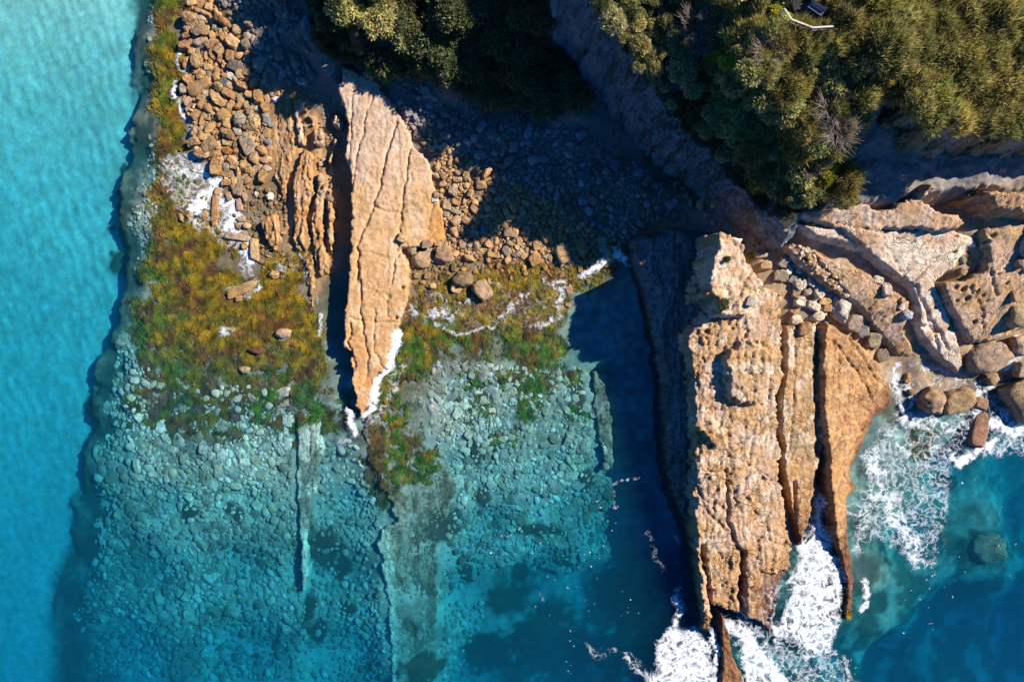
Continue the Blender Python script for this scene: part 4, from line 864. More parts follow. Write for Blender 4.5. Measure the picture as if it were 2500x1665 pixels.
# ------------------------------------------------------------------ boulders
def rock_mesh(name, sub, seed, blocky=0.0, mat=None, planes=16, rough=0.07):
    bm = bmesh.new(); bmesh.ops.create_icosphere(bm, subdivisions=sub, radius=1.0)
    r = np.random.default_rng(seed)
    ns = r.normal(size=(planes, 3)); ns /= np.linalg.norm(ns, axis=1)[:, None]
    ds = r.uniform(0.74, 1.0, planes)
    if blocky > 0:
        bxn = np.array([(1, 0, 0), (-1, 0, 0), (0, 1, 0), (0, -1, 0), (0, 0, 1), (0, 0, -1)], float) + r.normal(0, 0.12, (6, 3))
        bxn /= np.linalg.norm(bxn, axis=1)[:, None]
        ns = np.concatenate([bxn, ns[:7]]); ds = np.concatenate([r.uniform(0.70, 0.80, 6), r.uniform(0.88, 1.05, 7)])
    p = np.array([v.co[:] for v in bm.verts]); p /= np.linalg.norm(p, axis=1)[:, None]
    dots = p @ ns.T
    rad = np.where(dots > 0.05, ds[None] / np.maximum(dots, 0.05), 9.0)
    k = 30.0
    rr = -np.log(np.exp(-k * np.minimum(rad, 2)).sum(1)) / k
    rr = np.minimum(rr, 1.12)
    rr *= 1 + rough * (vnoise(p[:, 0] * 2.3 + seed, p[:, 1] * 2.3 + p[:, 2] * 1.7, seed) + 0.6 * vnoise(p[:, 0] * 5 + p[:, 2] * 3, p[:, 1] * 5, seed + 1) + (0.4 * vnoise(p[:, 0] * 11 + p[:, 2] * 7, p[:, 1] * 11 - p[:, 2] * 5, seed + 2) if sub > 3 else 0))
    p = p * rr[:, None]
    for v, q in zip(bm.verts, p): v.co = q
    me = bpy.data.meshes.new(name); bm.to_mesh(me); bm.free()
    for f in me.polygons: f.use_smooth = not (sub == 3 and seed % 3 != 0)
    if mat: me.materials.append(mat)
    return me
BIG = [rock_mesh("boulder_shape", 4, 500 + i, 0.0, M_BOULDER, 12, 0.10) for i in range(7)]
BLK = [rock_mesh("block_shape", 4, 540 + i, 1.0, M_BOULDER, 15, 0.07) for i in range(6)]
MED = [rock_mesh("stone_shape", 3, 580 + i, float(i % 3 != 0), M_BOULDER, 12, 0.09) for i in range(12)]
LOW = [rock_mesh("cobble_shape", 2, 620 + i, float(i % 3 != 0), None, 10, 0.12) for i in range(14)]
LOWV = [np.array([v.co[:] for v in m.vertices], np.float32) for m in LOW]
LOWF = np.array([f.vertices[:] for f in LOW[0].polygons], np.int32)

def ground(x, y):
    i = int(round((x - gx[0]) / RES)); j = int(round((y - gy[0]) / RES))
    return float(COMP[min(max(j, 0), NY - 1), min(max(i, 0), NX - 1)])
PLACED = []          # (x, y, r)
CELL = {}
def occupy(x, y, r):
    PLACED.append((x, y, r)); CELL.setdefault((int(x // 2), int(y // 2)), []).append((x, y, r))
def is_free(x, y, r, k):
    R = int((r + 3.0) // 2) + 1
    cx, cy = int(x // 2), int(y // 2)
    for a in range(cx - R, cx + R + 1):
        for b in range(cy - R, cy + R + 1):
            for (qx, qy, qr) in CELL.get((a, b), ()):
                if (qx - x) ** 2 + (qy - y) ** 2 < (k * (r + qr)) ** 2: return False
    return True
def rc(base, v=0.18, rnd=random):
    f = 1 + rnd.uniform(-v, v)
    return (min(1, base[0] * f * (1 + rnd.uniform(-.06, .06))), min(1, base[1] * f), min(1, base[2] * f * (1 + rnd.uniform(-.1, .1))), 1)
def boulder(px, py, rx, ry, rot, label, tone=TAN, kind='round', flat=0.7, zoff=0.0, lift=0.25, tilt=6, group=None, z=None, name="boulder"):
    """hand-surveyed boulder: centre, half sizes (survey units), heading in degrees clockwise as seen from above"""
    zz = 0.0 if z is None else z
    x, y = W(px, py, zz)
    if z is None:
        zz = ground(x, y); x, y = W(px, py, zz); zz = ground(x, y)
    a, b = PX(rx, zz), PX(ry, zz); c = flat * min(a, b)
    shapes = BLK if kind == 'block' else BIG
    o = bpy.data.objects.new(name, random.choice(shapes)); COL.objects.link(o)
    k = 1.12 if kind == 'block' else 1.0
    o.scale = (a * k, b * k, c * 1.1)
    o.rotation_euler = (math.radians(random.uniform(-tilt, tilt)), math.radians(random.uniform(-tilt, tilt)), -math.radians(rot))
    o.location = (x, y, zz + c * lift + zoff)
    o.color = rc(tone, 0.10)
    tag(o, label, "boulder" if max(a, b) > 0.55 else "rock", group)
    n = max(1, int(max(a, b) / min(a, b) + 0.5)); th = -math.radians(rot)
    lx, ly = ((math.cos(th), math.sin(th)) if a > b else (-math.sin(th), math.cos(th)))
    m_ = min(a, b); L_ = max(a, b) - m_
    for i in range(n):
        t = 0 if n == 1 else (i / (n - 1) * 2 - 1)
        occupy(x + lx * L_ * t, y + ly * L_ * t, m_ * 0.95)
    return o
GT = (0.36, 0.28, 0.19); GG = (0.25, 0.24, 0.22); PK = (0.40, 0.27, 0.17); OR = (0.43, 0.25, 0.11); PL = (0.68, 0.57, 0.44)
def c1(x, y): return 400 + x / 4.9, y / 4.9
def c2(x, y): return 400 + x / 4.9, 320 + y / 4.9
def c6(x, y): return 1000 + x / 4.9, 400 + y / 4.9
def cd(x, y): return x / 2.613, 533 + y / 2.613
def cf(x, y): return 1600 + x / 2.613, 533 + y / 2.613
HAND = [
 (c1, 4.9, [(440,230,62,48,20,'r',GT,"round grey-tan boulder at the foam edge below the shaded upper beach"),(530,680,42,62,0,'b',TAN,"upright tan boulder beside the foam loop on the western beach"),(630,355,48,52,-30,'r',GT,"grey oval boulder at the edge of the upper beach shadow"),
   (870,800,98,75,25,'b',(0.2,0.15,0.1),"dark cracked boulder with a broken face on the western beach"),(1080,920,78,52,10,'r',GG,"grey oval boulder just left of the shaded upper beach"),(740,1000,62,58,30,'b',(0.13,0.12,0.11),"charcoal grey angular boulder among the tan ones"),
   (440,1060,165,90,-28,'b',OR,"large pitted orange boulder at the waterline of the western beach"),(810,1140,112,62,22,'b',OR,"pitted orange boulder with a dark hollow under its edge"),(490,1190,95,50,15,'b',TAN,"tan boulder tucked below the large pitted waterline boulder"),
   (1340,1200,48,32,-8,'r',(0.78,0.76,0.72),"small bright white boulder on the western beach"),(930,1450,92,85,40,'r',GT,"big smooth tan-grey boulder in the middle of the western beach"),(1225,1410,52,72,-20,'r',GG,"grey oval boulder beside the ribbed ledge"),(1280,1500,42,32,0,'r',GG,"small grey round boulder touching the grey oval one"),
   (1115,545,42,48,-35,'b',GG,"pale angular boulder alone in the upper beach shadow"),(1020,700,50,90,15,'b',PK,"tall pinkish boulder half in the upper beach shadow"),(280,760,42,72,22,'r',OR,"orange boulder ringed by foam off the western beach"),(1930,690,92,170,0,'r',GG,"large pale oval boulder in the shade under the scrub"),(1770,430,68,145,-5,'r',GG,"long pale oval boulder in the shade near the scrub edge"),
   (1205,990,30,46,5,'b',PL,"pale pink upright stone near the grey oval boulder"),(1120,1310,48,34,35,'r',PL,"pale oval stone below the white boulder"),(480,1430,40,92,20,'b',OR,"long orange boulder leaning at the waterline"),(545,1310,52,62,-25,'r',OR,"orange boulder above the long leaning one"),(740,785,46,50,0,'r',TAN,"tan round boulder left of the dark cracked one"),
   (645,860,40,52,0,'r',OR,"rusty oval boulder by the small tide inlet"),(815,925,52,44,40,'b',PL,"pale split boulder above the charcoal grey one"),(1400,810,34,26,0,'r',GG,"round grey stone on the shaded pale slab"),(1120,950,30,25,0,'r',TAN,"small tan stone under the grey oval boulder")]),
 (c2, 4.9, [(565,180,112,92,-38,'b',(0.33,0.23,0.12),"large square tan boulder at the foam edge of the western beach"),(640,430,76,118,14,'b',OR,"tall rectangular orange boulder above the brightest foam"),(480,80,72,58,30,'b',TAN,"tan wedge boulder on top of the large square one"),(1010,170,88,145,-28,'b',GT,"big striped grey-brown boulder lying diagonally on the western beach"),
   (1195,95,56,46,0,'r',GT,"smooth tan round boulder against the ribbed ledge"),(1255,140,52,42,-5,'r',GG,"smooth grey oval boulder against the ribbed ledge"),(1110,460,118,44,-45,'b',TAN,"long tan boulder pointing diagonally at the ledge"),(1235,460,54,52,0,'r',GT,"round grey-tan boulder at the end of the long diagonal one"),
   (760,140,62,46,10,'b',TAN,"blocky tan boulder right of the large square one"),(760,240,66,44,5,'r',(0.42,0.17,0.06),"rust-red boulder right of the large square one"),(580,280,58,50,20,'b',(0.26,0.18,0.1),"brown boulder below the large square one"),(750,450,40,68,-8,'b',GT,"upright grey-brown boulder beside the tall rectangular one"),(860,420,62,56,15,'b',TAN,"tan boulder in the hollow of the western beach"),
   (745,525,78,34,14,'b',OR,"flat orange boulder below the tall rectangular one"),(900,710,62,78,15,'b',PK,"pinkish block boulder at the edge of the rock pool"),(750,620,62,42,0,'b',OR,"orange boulder at the head of the foam surge"),(785,790,40,56,-10,'b',PK,"pink upright stone left of the rock pool"),(1270,790,48,50,0,'r',PL,"round cream boulder standing in the rock pool"),(1110,760,28,38,0,'r',PL,"small cream stone standing in the rock pool"),
   (910,890,42,85,-12,'b',PK,"pinkish long boulder between the foam and the pool"),(920,1060,62,32,5,'r',PK,"pink boulder at the lower end of the pool"),(1000,1140,46,46,0,'r',TAN,"tan round boulder right of the foam surge"),(1095,1430,54,150,-4,'b',TAN,"tall upright orange block at the edge of the seaweed"),(890,1270,165,48,8,'b',PK,"long reddish boulder lying across the foam"),
   (620,950,44,225,0,'b',OR,"long upright orange boulder splitting the white foam"),(215,1050,34,58,-28,'r',OR,"small orange stone poking out of the foam, outermost"),(310,1020,42,42,0,'r',OR,"round orange stone poking out of the foam"),(505,1020,34,76,-10,'b',OR,"narrow orange stone poking out of the foam"),(970,1380,40,40,0,'b',OR,"orange stone wedged beside the tall upright block"),(1430,1210,48,42,0,'r',OR,"orange round boulder beside the stubby ribbed block"),(850,600,40,55,-15,'b',TAN,"tan leaning stone above the pinkish block"),(930,600,34,55,0,'b',GT,"upright grey-tan stone by the pool's upper edge"),(650,730,40,50,10,'b',OR,"orange stone at the tip of the brightest foam")]),
 (cd, 2.613, [(1535,460,102,36,-20,'b',OR,"long orange boulder lying in the seaweed below the foam"),(1525,512,24,26,0,'b',OR,"small orange stone under the long boulder in the seaweed"),(1815,735,54,32,-8,'r',PK,"pink oval boulder alone in the golden seaweed"),(1750,362,34,26,0,'r',TAN,"round tan boulder beside the low tapering ledge"),(1565,965,38,24,0,'r',PK,"low brown boulder awash in the green seaweed"),(1640,840,52,30,5,'r',BROWN,"low weedy boulder awash below the pink oval one")]),
 (c6, 4.9, [(400,1090,118,98,-20,'r',PK,"largest of the pinkish boulders clustered beside the central slab"),(140,1150,118,95,20,'r',PK,"pitted pinkish boulder at the seaward side of the cluster by the slab"),(205,960,68,58,0,'b',PK,"flat-topped pinkish boulder at the back of the cluster by the slab"),(25,1020,74,78,0,'r',GT,"round boulder resting on the slab's edge"),(-85,890,75,55,0,'r',TAN,"oval boulder lying on top of the central slab"),(335,945,55,48,0,'b',PK,"small block at the back corner of the cluster by the slab"),
   (625,1395,128,100,-10,'r',(0.30,0.2,0.1),"large brown pointed boulder standing in the foamy seaweed"),(555,1500,72,50,30,'b',TAN,"small tan boulder leaning on the large brown pointed one"),(880,1520,112,125,-35,'b',PK,"flat diamond-shaped boulder standing in the seaweed"),(700,1130,82,44,28,'r',TAN,"tan oval boulder at the waterline of the cobble bank"),(845,1050,56,36,0,'r',TAN,"flat tan boulder left of the small orange one"),(940,1150,30,45,0,'r',OR,"small bright orange boulder at the waterline"),(1170,1150,36,68,25,'r',OR,"leaning orange oval boulder at the waterline"),
   (530,800,46,88,-20,'r',TAN,"long tan boulder at the foot of the wet slab"),(450,500,56,75,0,'b',PK,"pinkish upright block at the edge of the cobble bank"),(430,610,46,42,0,'r',GT,"grey-tan boulder below the pinkish upright block"),(520,335,66,56,20,'b',PK,"pink blocky boulder near the top of the sunlit cobbles"),(315,375,46,46,30,'r',PK,"pinkish boulder lying on the upper right of the slab"),(300,440,42,32,0,'b',PL,"small cream block lying on the upper right of the slab"),(1055,430,58,50,-20,'r',GT,"grey-tan boulder at the shadow edge of the cobble bank"),
   (1630,860,72,95,-32,'b',OR,"big orange block at the tip of the cobble bank"),(1820,900,55,58,0,'b',OR,"orange pitted block right at the shadow's tip"),(1840,1080,98,130,-15,'b',TAN,"ribbed grey-orange block with vertical bands near the foam"),(2050,1000,70,125,-28,'b',OR,"jagged orange block nearest the cove's dark water"),(1490,1150,76,82,-30,'b',OR,"orange block standing at the waterline below the cobble bank"),(1520,980,52,62,0,'b',TAN,"tan block between the orange ones at the bank's tip"),
   (630,970,46,62,0,'b',PK,"pinkish block at the lower left of the cobble bank"),(550,580,62,34,10,'r',GT,"flat grey-tan boulder in the sunlit cobbles"),(1000,610,40,50,0,'r',PK,"pinkish oval boulder in the middle of the sunlit cobbles"),(890,800,50,50,0,'b',GG,"grey faceted boulder in the lower cobble bank"),(780,845,56,56,20,'b',PK,"banded pink boulder in the lower cobble bank"),(1175,820,50,58,0,'b',PK,"pink-brown boulder right of centre in the cobble bank"),(1310,930,38,68,-10,'b',TAN,"upright tan block with a long shadow in the cobble bank"),
   (2040,1255,34,58,-8,'b',OR,"small orange block between two foam streaks"),(950,1405,32,42,0,'r',OR,"bright orange stone surrounded by seaweed"),(1905,1510,40,62,-20,'b',OR,"orange boulder at the very edge of the block's shadow"),(210,1340,40,42,0,'b',OR,"orange stone in the shallows below the slab cluster"),(280,1465,45,35,0,'b',TAN,"tan stone in the shallows left of the brown pointed boulder"),(90,1340,40,36,0,'b',(0.28,0.18,0.08),"brown stone awash beside the slab"),(530,1240,36,60,0,'b',(0.30,0.2,0.08),"brown stone above the large pointed boulder"),(1890,1690,40,30,0,'b',OR,"lone orange rock below the shadow tip")]),
 (cf, 2.613, [(885,325,30,30,0,'b',PL,"cream block at the top of the headland boulder pile"),(955,323,24,22,0,'r',PL,"small white round stone at the top of the boulder pile"),(850,268,56,38,0,'r',GT,"dark rough boulder crowning the boulder pile"),(910,382,34,30,20,'b',GG,"blue-grey boulder in the upper boulder pile"),(950,415,46,40,-20,'b',PL,"cream boulder in the middle of the boulder pile"),(1020,392,24,40,-20,'r',PL,"slim cream boulder in the boulder pile"),(1070,450,42,62,-20,'b',(0.6,0.5,0.4),"tall pale pointed boulder on the right of the pile"),
   (885,470,30,52,15,'b',PK,"banded pink boulder on the left of the pile"),(990,465,30,30,0,'b',GT,"grey block in the heart of the pile"),(908,530,40,40,0,'b',PL,"cream block low on the left of the pile"),(1000,562,46,30,20,'b',PL,"pale flat block low in the pile"),(1070,530,38,26,10,'b',TAN,"tan flat block under the tall pale boulder"),(880,600,32,24,0,'r',OR,"orange rounded boulder at the lower left of the pile"),(1015,625,46,32,0,'r',PL,"cream oval boulder at the foot of the pile"),(885,655,42,38,-25,'r',PL,"smooth egg-shaped cream boulder at the foot of the pile"),
   (1080,575,32,26,0,'b',TAN,"tan block right of the cream oval boulder"),(955,705,40,46,0,'b',OR,"orange cube-like boulder at the head of the pale strip"),(1190,580,70,92,-32,'r',(0.6,0.5,0.37),"largest grey-tan boulder of the pile, long and smooth"),(1245,668,50,62,20,'b',GT,"grey-tan boulder at the lower end of the largest one"),(1330,690,46,78,-12,'b',GG,"dark striped boulder right of the largest one"),(1372,775,50,50,0,'b',GT,"brown boulder below the striped one"),(1430,870,44,50,-20,'b',(0.25,0.19,0.12),"brown wet boulder at the head of the small inlet"),
   (795,360,40,40,0,'b',GT,"brown boulder at the left edge of the pile"),(845,372,26,30,0,'b',PK,"pink stone between the left boulders of the pile"),(720,298,42,30,0,'b',TAN,"tan block at the back of the platform near the cliff foot"),(700,225,40,26,0,'b',GT,"grey boulder in the cliff-foot shade"),(640,150,40,45,0,'b',GG,"shaded boulder at the cliff foot"),(1437,392,34,28,20,'b',PL,"cream boulder alone on the rough lower shelf, upper of two"),(1468,460,32,44,-10,'b',(0.58,0.48,0.38),"pale pointed boulder alone on the rough lower shelf, lower of two"),
   (1570,560,27,24,0,'r',PL,"small pinkish round stone above the white egg-shaped boulder"),(1585,615,42,33,10,'r',(0.5,0.47,0.43),"white-grey egg-shaped boulder beside the dark step"),(1575,522,20,18,0,'r',TAN,"smallest round stone in the row beside the dark step"),(590,330,20,36,-20,'b',PK,"small standing stone on the tall block's top"),(580,530,34,40,10,'b',PL,"cream cube of rock on the tall block's top"),(1380,810,25,30,0,'b',(0.3,0.22,0.1),"yellowish stone in the crevice by the inlet"),
   (2290,160,52,112,8,'r',(0.52,0.42,0.33),"tall pale boulder standing on the shelf at the right edge"),(2295,290,42,40,0,'r',PK,"pinkish round boulder below the tall pale one"),(2330,335,30,22,0,'r',GT,"small brown stone below the pinkish round boulder"),(2290,625,92,80,0,'b',(0.42,0.32,0.2),"big tan cube boulder casting a long shadow on the potholed shelf"),(2265,500,30,40,-10,'b',PK,"small pinkish stone in the crevice above the tan cube"),(2010,258,22,26,0,'r',GG,"grey stone at the edge of the golden tide pool"),(1990,335,26,26,0,'r',TAN,"tan stone standing in the golden tide pool"),
   (2070,880,152,98,-5,'r',(0.38,0.27,0.17),"broad dark brown boulder lodged below the potholed shelf"),(2310,815,70,70,0,'b',(0.5,0.38,0.25),"tan boulder beside the foam at the right edge"),(2120,1020,52,42,0,'r',(0.38,0.26,0.15),"small brown boulder between the broad dark one and the sea blocks"),(1725,1165,84,84,10,'r',(0.36,0.24,0.135),"rounded brown boulder, first of the two sea blocks"),(1890,1160,100,84,-8,'b',(0.37,0.25,0.13),"square brown boulder, second of the two sea blocks"),(2060,1175,44,44,10,'b',(0.34,0.22,0.13),"small faceted boulder beside the square sea block"),
   (2035,1345,55,125,12,'b',(0.30,0.16,0.10),"narrow reddish boulder ringed by foam"),(2300,1150,130,155,-30,'b',(0.37,0.25,0.145),"huge brown boulder at the right edge ringed by surf"),(2330,960,60,60,0,'b',(0.5,0.38,0.25),"tan boulder above the huge brown one"),(1625,1110,24,24,0,'b',(0.2,0.12,0.07),"small wet brown stone left of the rounded sea boulder"),(1600,1020,24,32,0,'r',OR,"orange stone awash at the inlet mouth"),(1990,1085,26,26,0,'b',(0.25,0.15,0.09),"small wet stone between square block and broad boulder"),
   (160,130,26,34,0,'b',PK,"small sunlit stone on the shaded shoulder of the tall block")]),
]
for fn, k, rows in HAND:
    for (a, b, ra, rb, rot, kd, tone, lab) in rows:
        p = fn(a, b)
        sea = fn is cf and b > 800 and a > 1580
        boulder(p[0], p[1], ra / k, rb / k, rot, lab, tuple(tone), 'block' if kd == 'b' else 'round', flat=0.75 if not sea else 0.85, lift=0.35 if not sea else 0.45, zoff=0.0)

boulder(2400, 1330, 46, 38, 25, "submerged brown boulder dimly seen in the deep water near the surf", (0.30, 0.20, 0.13), "round", flat=0.6, z=-3.9)
MK = {"white boulder": c1(1340,1200), "dark cracked boulder": c1(870,800), "pitted waterline boulder": c1(440,1060), "smooth mid-beach boulder": c1(930,1450), "large square boulder": c2(565,180), "tall rectangular boulder": c2(640,430), "striped diagonal boulder": c2(1010,170), "cream pool boulder": c2(1270,790),
  "grey shade-edge boulder": c1(1080,920), "charcoal boulder": c1(740,1000), "round foam-edge boulder": c1(440,230), "foam-ringed boulder": c1(280,760), "long shaded boulder": c1(1770,430), "large shaded boulder": c1(1930,690), "angular shaded boulder": c1(1115,545), "tall upright orange block": c2(1095,1430)}
MARKS = {"beach": [(*W(*v, 0.8), k) for k, v in MK.items()],
  "cove": [(*W(*v, 1), k) for k, v in {"pinkish boulder cluster": c6(300,1060), "pinkish upright block": c6(450,500), "pink blocky boulder": c6(520,335), "cream block on the slab": c6(300,440), "shadow-edge boulder": c6(1055,430), "big orange tip block": c6(1630,860), "ribbed grey-orange block": c6(1840,1080), "grey faceted boulder": c6(890,800), "upright long-shadowed block": c6(1310,930), "slab's upper end": (930,215), "green slab bush": (945,192), "cliff foot corner": (1700,480)}.items()],
  "pile": [(*W(*v, 6), k) for k, v in {"largest pile boulder": cf(1190,580), "tall pale pile boulder": cf(1070,450), "egg-shaped cream boulder": cf(885,655), "dark crowning boulder": cf(850,268), "orange cube boulder": cf(955,705)}.items()],
  "sub": [(*W(*v, -2), k) for k, v in {"slab's point": (880,1025), "straight underwater ledge's head": (745,1010), "straight underwater ledge's tail": (740,1450), "dark western clump": (463,1250), "tailed weed patch": (760,1550), "big weed bed's corner": (300,990), "green bay weed": (1415,1018), "long dark underwater bar": (1318,1296), "round dark bay patch": (1435,1172), "small golden weed patch": (1230,1090), "pale underwater shelf": (1170,950), "lower left corner": (70,1600), "golden weed tongue": (1310,940), "foam arc": (1520,1175), "dark sand clump": (300,412), "big weed bed's lower edge": (560,1065), "dark reef edge": (150,1400), "frame's lower edge": (450,1655), "twin dark clumps": (572,1250)}.items()]}
# big shapes at the bottom of the picture that rise from deep water
# --- scattered stones
def inside(poly, x, y):
    c = False; n = len(poly)
    for i in range(n):
        ax, ay = poly[i]; bx_, by_ = poly[(i + 1) % n]
        if (ay > y) != (by_ > y) and x < (bx_ - ax) * (y - ay) / (by_ - ay) + ax: c = not c
    return c
def scatter(poly_px, n, rmin, rmax, k=0.8, alpha=2.2, tries=9, z=0.0, rejectz=None, weight=None, seed=1):
    rnd = random.Random(seed)
    poly = [W(a, b, z) for a, b in poly_px]
    xs_ = [p[0] for p in poly]; ys_ = [p[1] for p in poly]
    rad = sorted([rmin * (1 - rnd.random() * (1 - (rmin / rmax) ** alpha)) ** (-1 / alpha) for _ in range(n)], reverse=True)
    res = []
    for r in rad:
        for _ in range(tries):
            x, y = rnd.uniform(min(xs_), max(xs_)), rnd.uniform(min(ys_), max(ys_))
            if not inside(poly, x, y): continue
            zz = ground(x, y)
            if rejectz and not (rejectz[0] < zz < rejectz[1]): continue
            if weight and rnd.random() > weight(x, y): continue
            if not is_free(x, y, r, k): continue
            occupy(x, y, r); res.append((x, y, zz, r, rnd)); break
    return res
OBJ_STONES = []      # (x,y,z,r,colour,label,group,cat)
STUFF = {}
LANDMARK = []
USED = set()
DIRS = ["right of", "upper right of", "above", "upper left of", "left of", "lower left of", "below", "lower right of"]
def autolabel(x, y, lead, zone, marks, fallback):
    """a label from look and bearings to the nearest things that have a label of their own"""
    near = sorted(marks, key=lambda m_: (m_[0] - x) ** 2 + (m_[1] - y) ** 2)[:9]
    def bear(m_):
        return f"{DIRS[int(round(math.atan2(y - m_[1], x - m_[0]) / (math.pi / 4))) % 8]} the {m_[2]}"
    touch = near[0]
    dd = math.hypot(x - touch[0], y - touch[1])
    opts = [f"{lead} {'close ' if dd < 2.5 else ''}{bear(touch)}"]
    for i_ in range(len(near)):
        for j_ in range(i_ + 1, len(near)):
            opts.append(f"{lead} {bear(near[i_])}, {bear(near[j_])}")
    for t in opts:
        if t not in USED and len(t.split()) <= 16:
            USED.add(t); return t
    return fallback
def tone_word(c):
    r, g, b_ = c[:3]
    if r < 0.2: return "dark"
    if b_ / r > 0.75: return "grey"
    if b_ / r > 0.55: return "pinkish grey"
    return "orange" if g / r < 0.56 else "tan"
def settle(stones, n_obj, colour, label, group, cat, stuff):
    stones = sorted(stones, key=lambda t: -t[3])
    for i, (x, y, z, r, rnd) in enumerate(stones):
        col_ = colour(x, y, z, rnd)
        if i < n_obj:
            o = bpy.data.objects.new("boulder" if cat == "boulder" else "stone", rnd.choice(MED)); COL.objects.link(o)
            e = rnd.uniform(0.6, 1.0)
            o.scale = (r * 1.12, r * e, r * rnd.uniform(0.6, 0.85)); o.rotation_euler = (rnd.uniform(-.25, .25), rnd.uniform(-.25, .25), rnd.uniform(0, 6.28))
            o.location = (x, y, z + r * 0.25); o.color = (*col_[:3], 1)
            if stuff == "sub": o.scale.z *= 0.5; o.location.z = z - 0.12 * r
            big_ = "large" if r > 0.8 else "mid-sized" if r > 0.5 else "small"
            lab_ = autolabel(x, y, f"{big_} {tone_word(col_)} {'underwater rock' if stuff == 'sub' else 'stone'}", "", MARKS[stuff], label)
            tag(o, lab_, cat, group)
        else:
            STUFF.setdefault(stuff, []).append((x, y, z, r, rnd.uniform(0, 6.28), rnd.uniform(0.58, 1.0), rnd.uniform(0.6, 0.9), rnd.randrange(len(LOWV)), col_[:3]))
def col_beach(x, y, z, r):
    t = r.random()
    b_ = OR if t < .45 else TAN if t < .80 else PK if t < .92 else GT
    if z > 1.6: b_ = tuple(lerp(np.array(b_), np.array(GG), 0.6))  # higher stones greyed, the upper beach's shade put into their colour
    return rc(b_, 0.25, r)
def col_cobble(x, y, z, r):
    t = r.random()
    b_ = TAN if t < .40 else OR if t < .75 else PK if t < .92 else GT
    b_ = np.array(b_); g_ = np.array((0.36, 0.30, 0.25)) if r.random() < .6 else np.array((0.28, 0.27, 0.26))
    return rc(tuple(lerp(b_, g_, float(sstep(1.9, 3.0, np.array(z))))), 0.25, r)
def col_sub(x, y, z, r):
    t = r.random()
    b_ = (0.37, 0.345, 0.285) if t < .55 else (0.29, 0.275, 0.225) if t < .85 else (0.23, 0.20, 0.165)
    q = 1 + 0.45 * float(fbm(np.array([x * 0.12]), np.array([y * 0.12]), 352, 3)[0])
    q *= 1 + 0.35 * float(np.clip((z + 2.6) / 1.6, 0, 1))
    return rc(tuple(q * v for v in b_), 0.26, r)
# western beach
beach_poly = [(470,10),(520,5),(560,60),(640,110),(665,200),(664,330),(668,400),(650,440),(600,450),(600,500),(545,440),(520,400),(480,360),(470,320),(455,260),(440,220),(480,170),(455,120),(455,60)]
st = scatter(beach_poly, 2600, 0.11, 1.15, 0.66, 1.7, 12, rejectz=(-0.3, 3.5), seed=5)
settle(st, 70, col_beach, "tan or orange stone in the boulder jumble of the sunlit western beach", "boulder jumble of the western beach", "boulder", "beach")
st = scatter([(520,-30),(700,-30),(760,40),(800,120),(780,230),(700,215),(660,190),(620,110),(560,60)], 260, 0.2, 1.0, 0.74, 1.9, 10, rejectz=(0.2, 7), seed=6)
settle(st, 25, lambda x, y, z, r: rc(GG if r.random() < .7 else GT, 0.25, r), "stone greyed by the blue shade of the upper western beach", "stones of the shaded upper western beach", "boulder", "beach")  # grey tones stand for the shade on these stones
st = scatter([(590,450),(700,470),(700,540),(640,540),(690,610),(740,640),(700,680),(640,660),(600,600),(560,560)], 200, 0.15, 0.5, 0.75, 2, 10, rejectz=(-0.5, 0.6), seed=7)
settle(st, 25, lambda x, y, z, r: rc((0.30, 0.19, 0.08) if r.random() < .6 else (0.24, 0.17, 0.09), 0.25, r), "brown stone lying in the shallow rock pool beside the ribbed ledges", "stones in and below the rock pool", "stone", "beach")
st = scatter([(640,230),(830,240),(845,300),(840,420),(832,560),(800,520),(780,400),(740,300),(700,260)], 90, 0.15, 0.5, 0.8, 2, 8, rejectz=(-0.2, 2.4), seed=8)
settle(st, 0, lambda x, y, z, r: rc(GT, 0.25, r), "", "", "", "beach")
# cobble bank and cove
cob = [(1000,330),(1060,390),(1095,590),(1010,620),(1060,640),(1180,625),(1300,640),(1400,650),(1500,640),(1480,590),(1400,530),(1330,490),(1200,430),(1100,370),(1040,320),(980,260)]
st = scatter(cob, 3200, 0.11, 0.85, 0.68, 2.0, 10, rejectz=(-0.4, 4), seed=9)
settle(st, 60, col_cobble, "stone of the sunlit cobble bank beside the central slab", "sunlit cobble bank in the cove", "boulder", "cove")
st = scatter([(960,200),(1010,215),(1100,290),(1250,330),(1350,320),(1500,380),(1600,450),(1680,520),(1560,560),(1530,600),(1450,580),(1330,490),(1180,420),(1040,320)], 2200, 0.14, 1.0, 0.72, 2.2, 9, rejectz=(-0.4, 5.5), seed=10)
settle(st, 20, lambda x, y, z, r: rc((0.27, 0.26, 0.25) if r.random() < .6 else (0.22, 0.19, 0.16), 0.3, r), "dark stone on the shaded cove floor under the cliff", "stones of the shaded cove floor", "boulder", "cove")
st = scatter([(1000,640),(1100,630),(1300,630),(1500,600),(1520,640),(1420,700),(1300,690),(1100,700),(1010,700)], 260, 0.15, 0.55, 0.85, 2.2, 8, rejectz=(-0.6, 0.5), seed=12)
settle(st, 0, lambda x, y, z, r: rc((0.34, 0.2, 0.07) if r.random() < .7 else (0.2, 0.13, 0.06), 0.3, r), "", "", "", "cove")
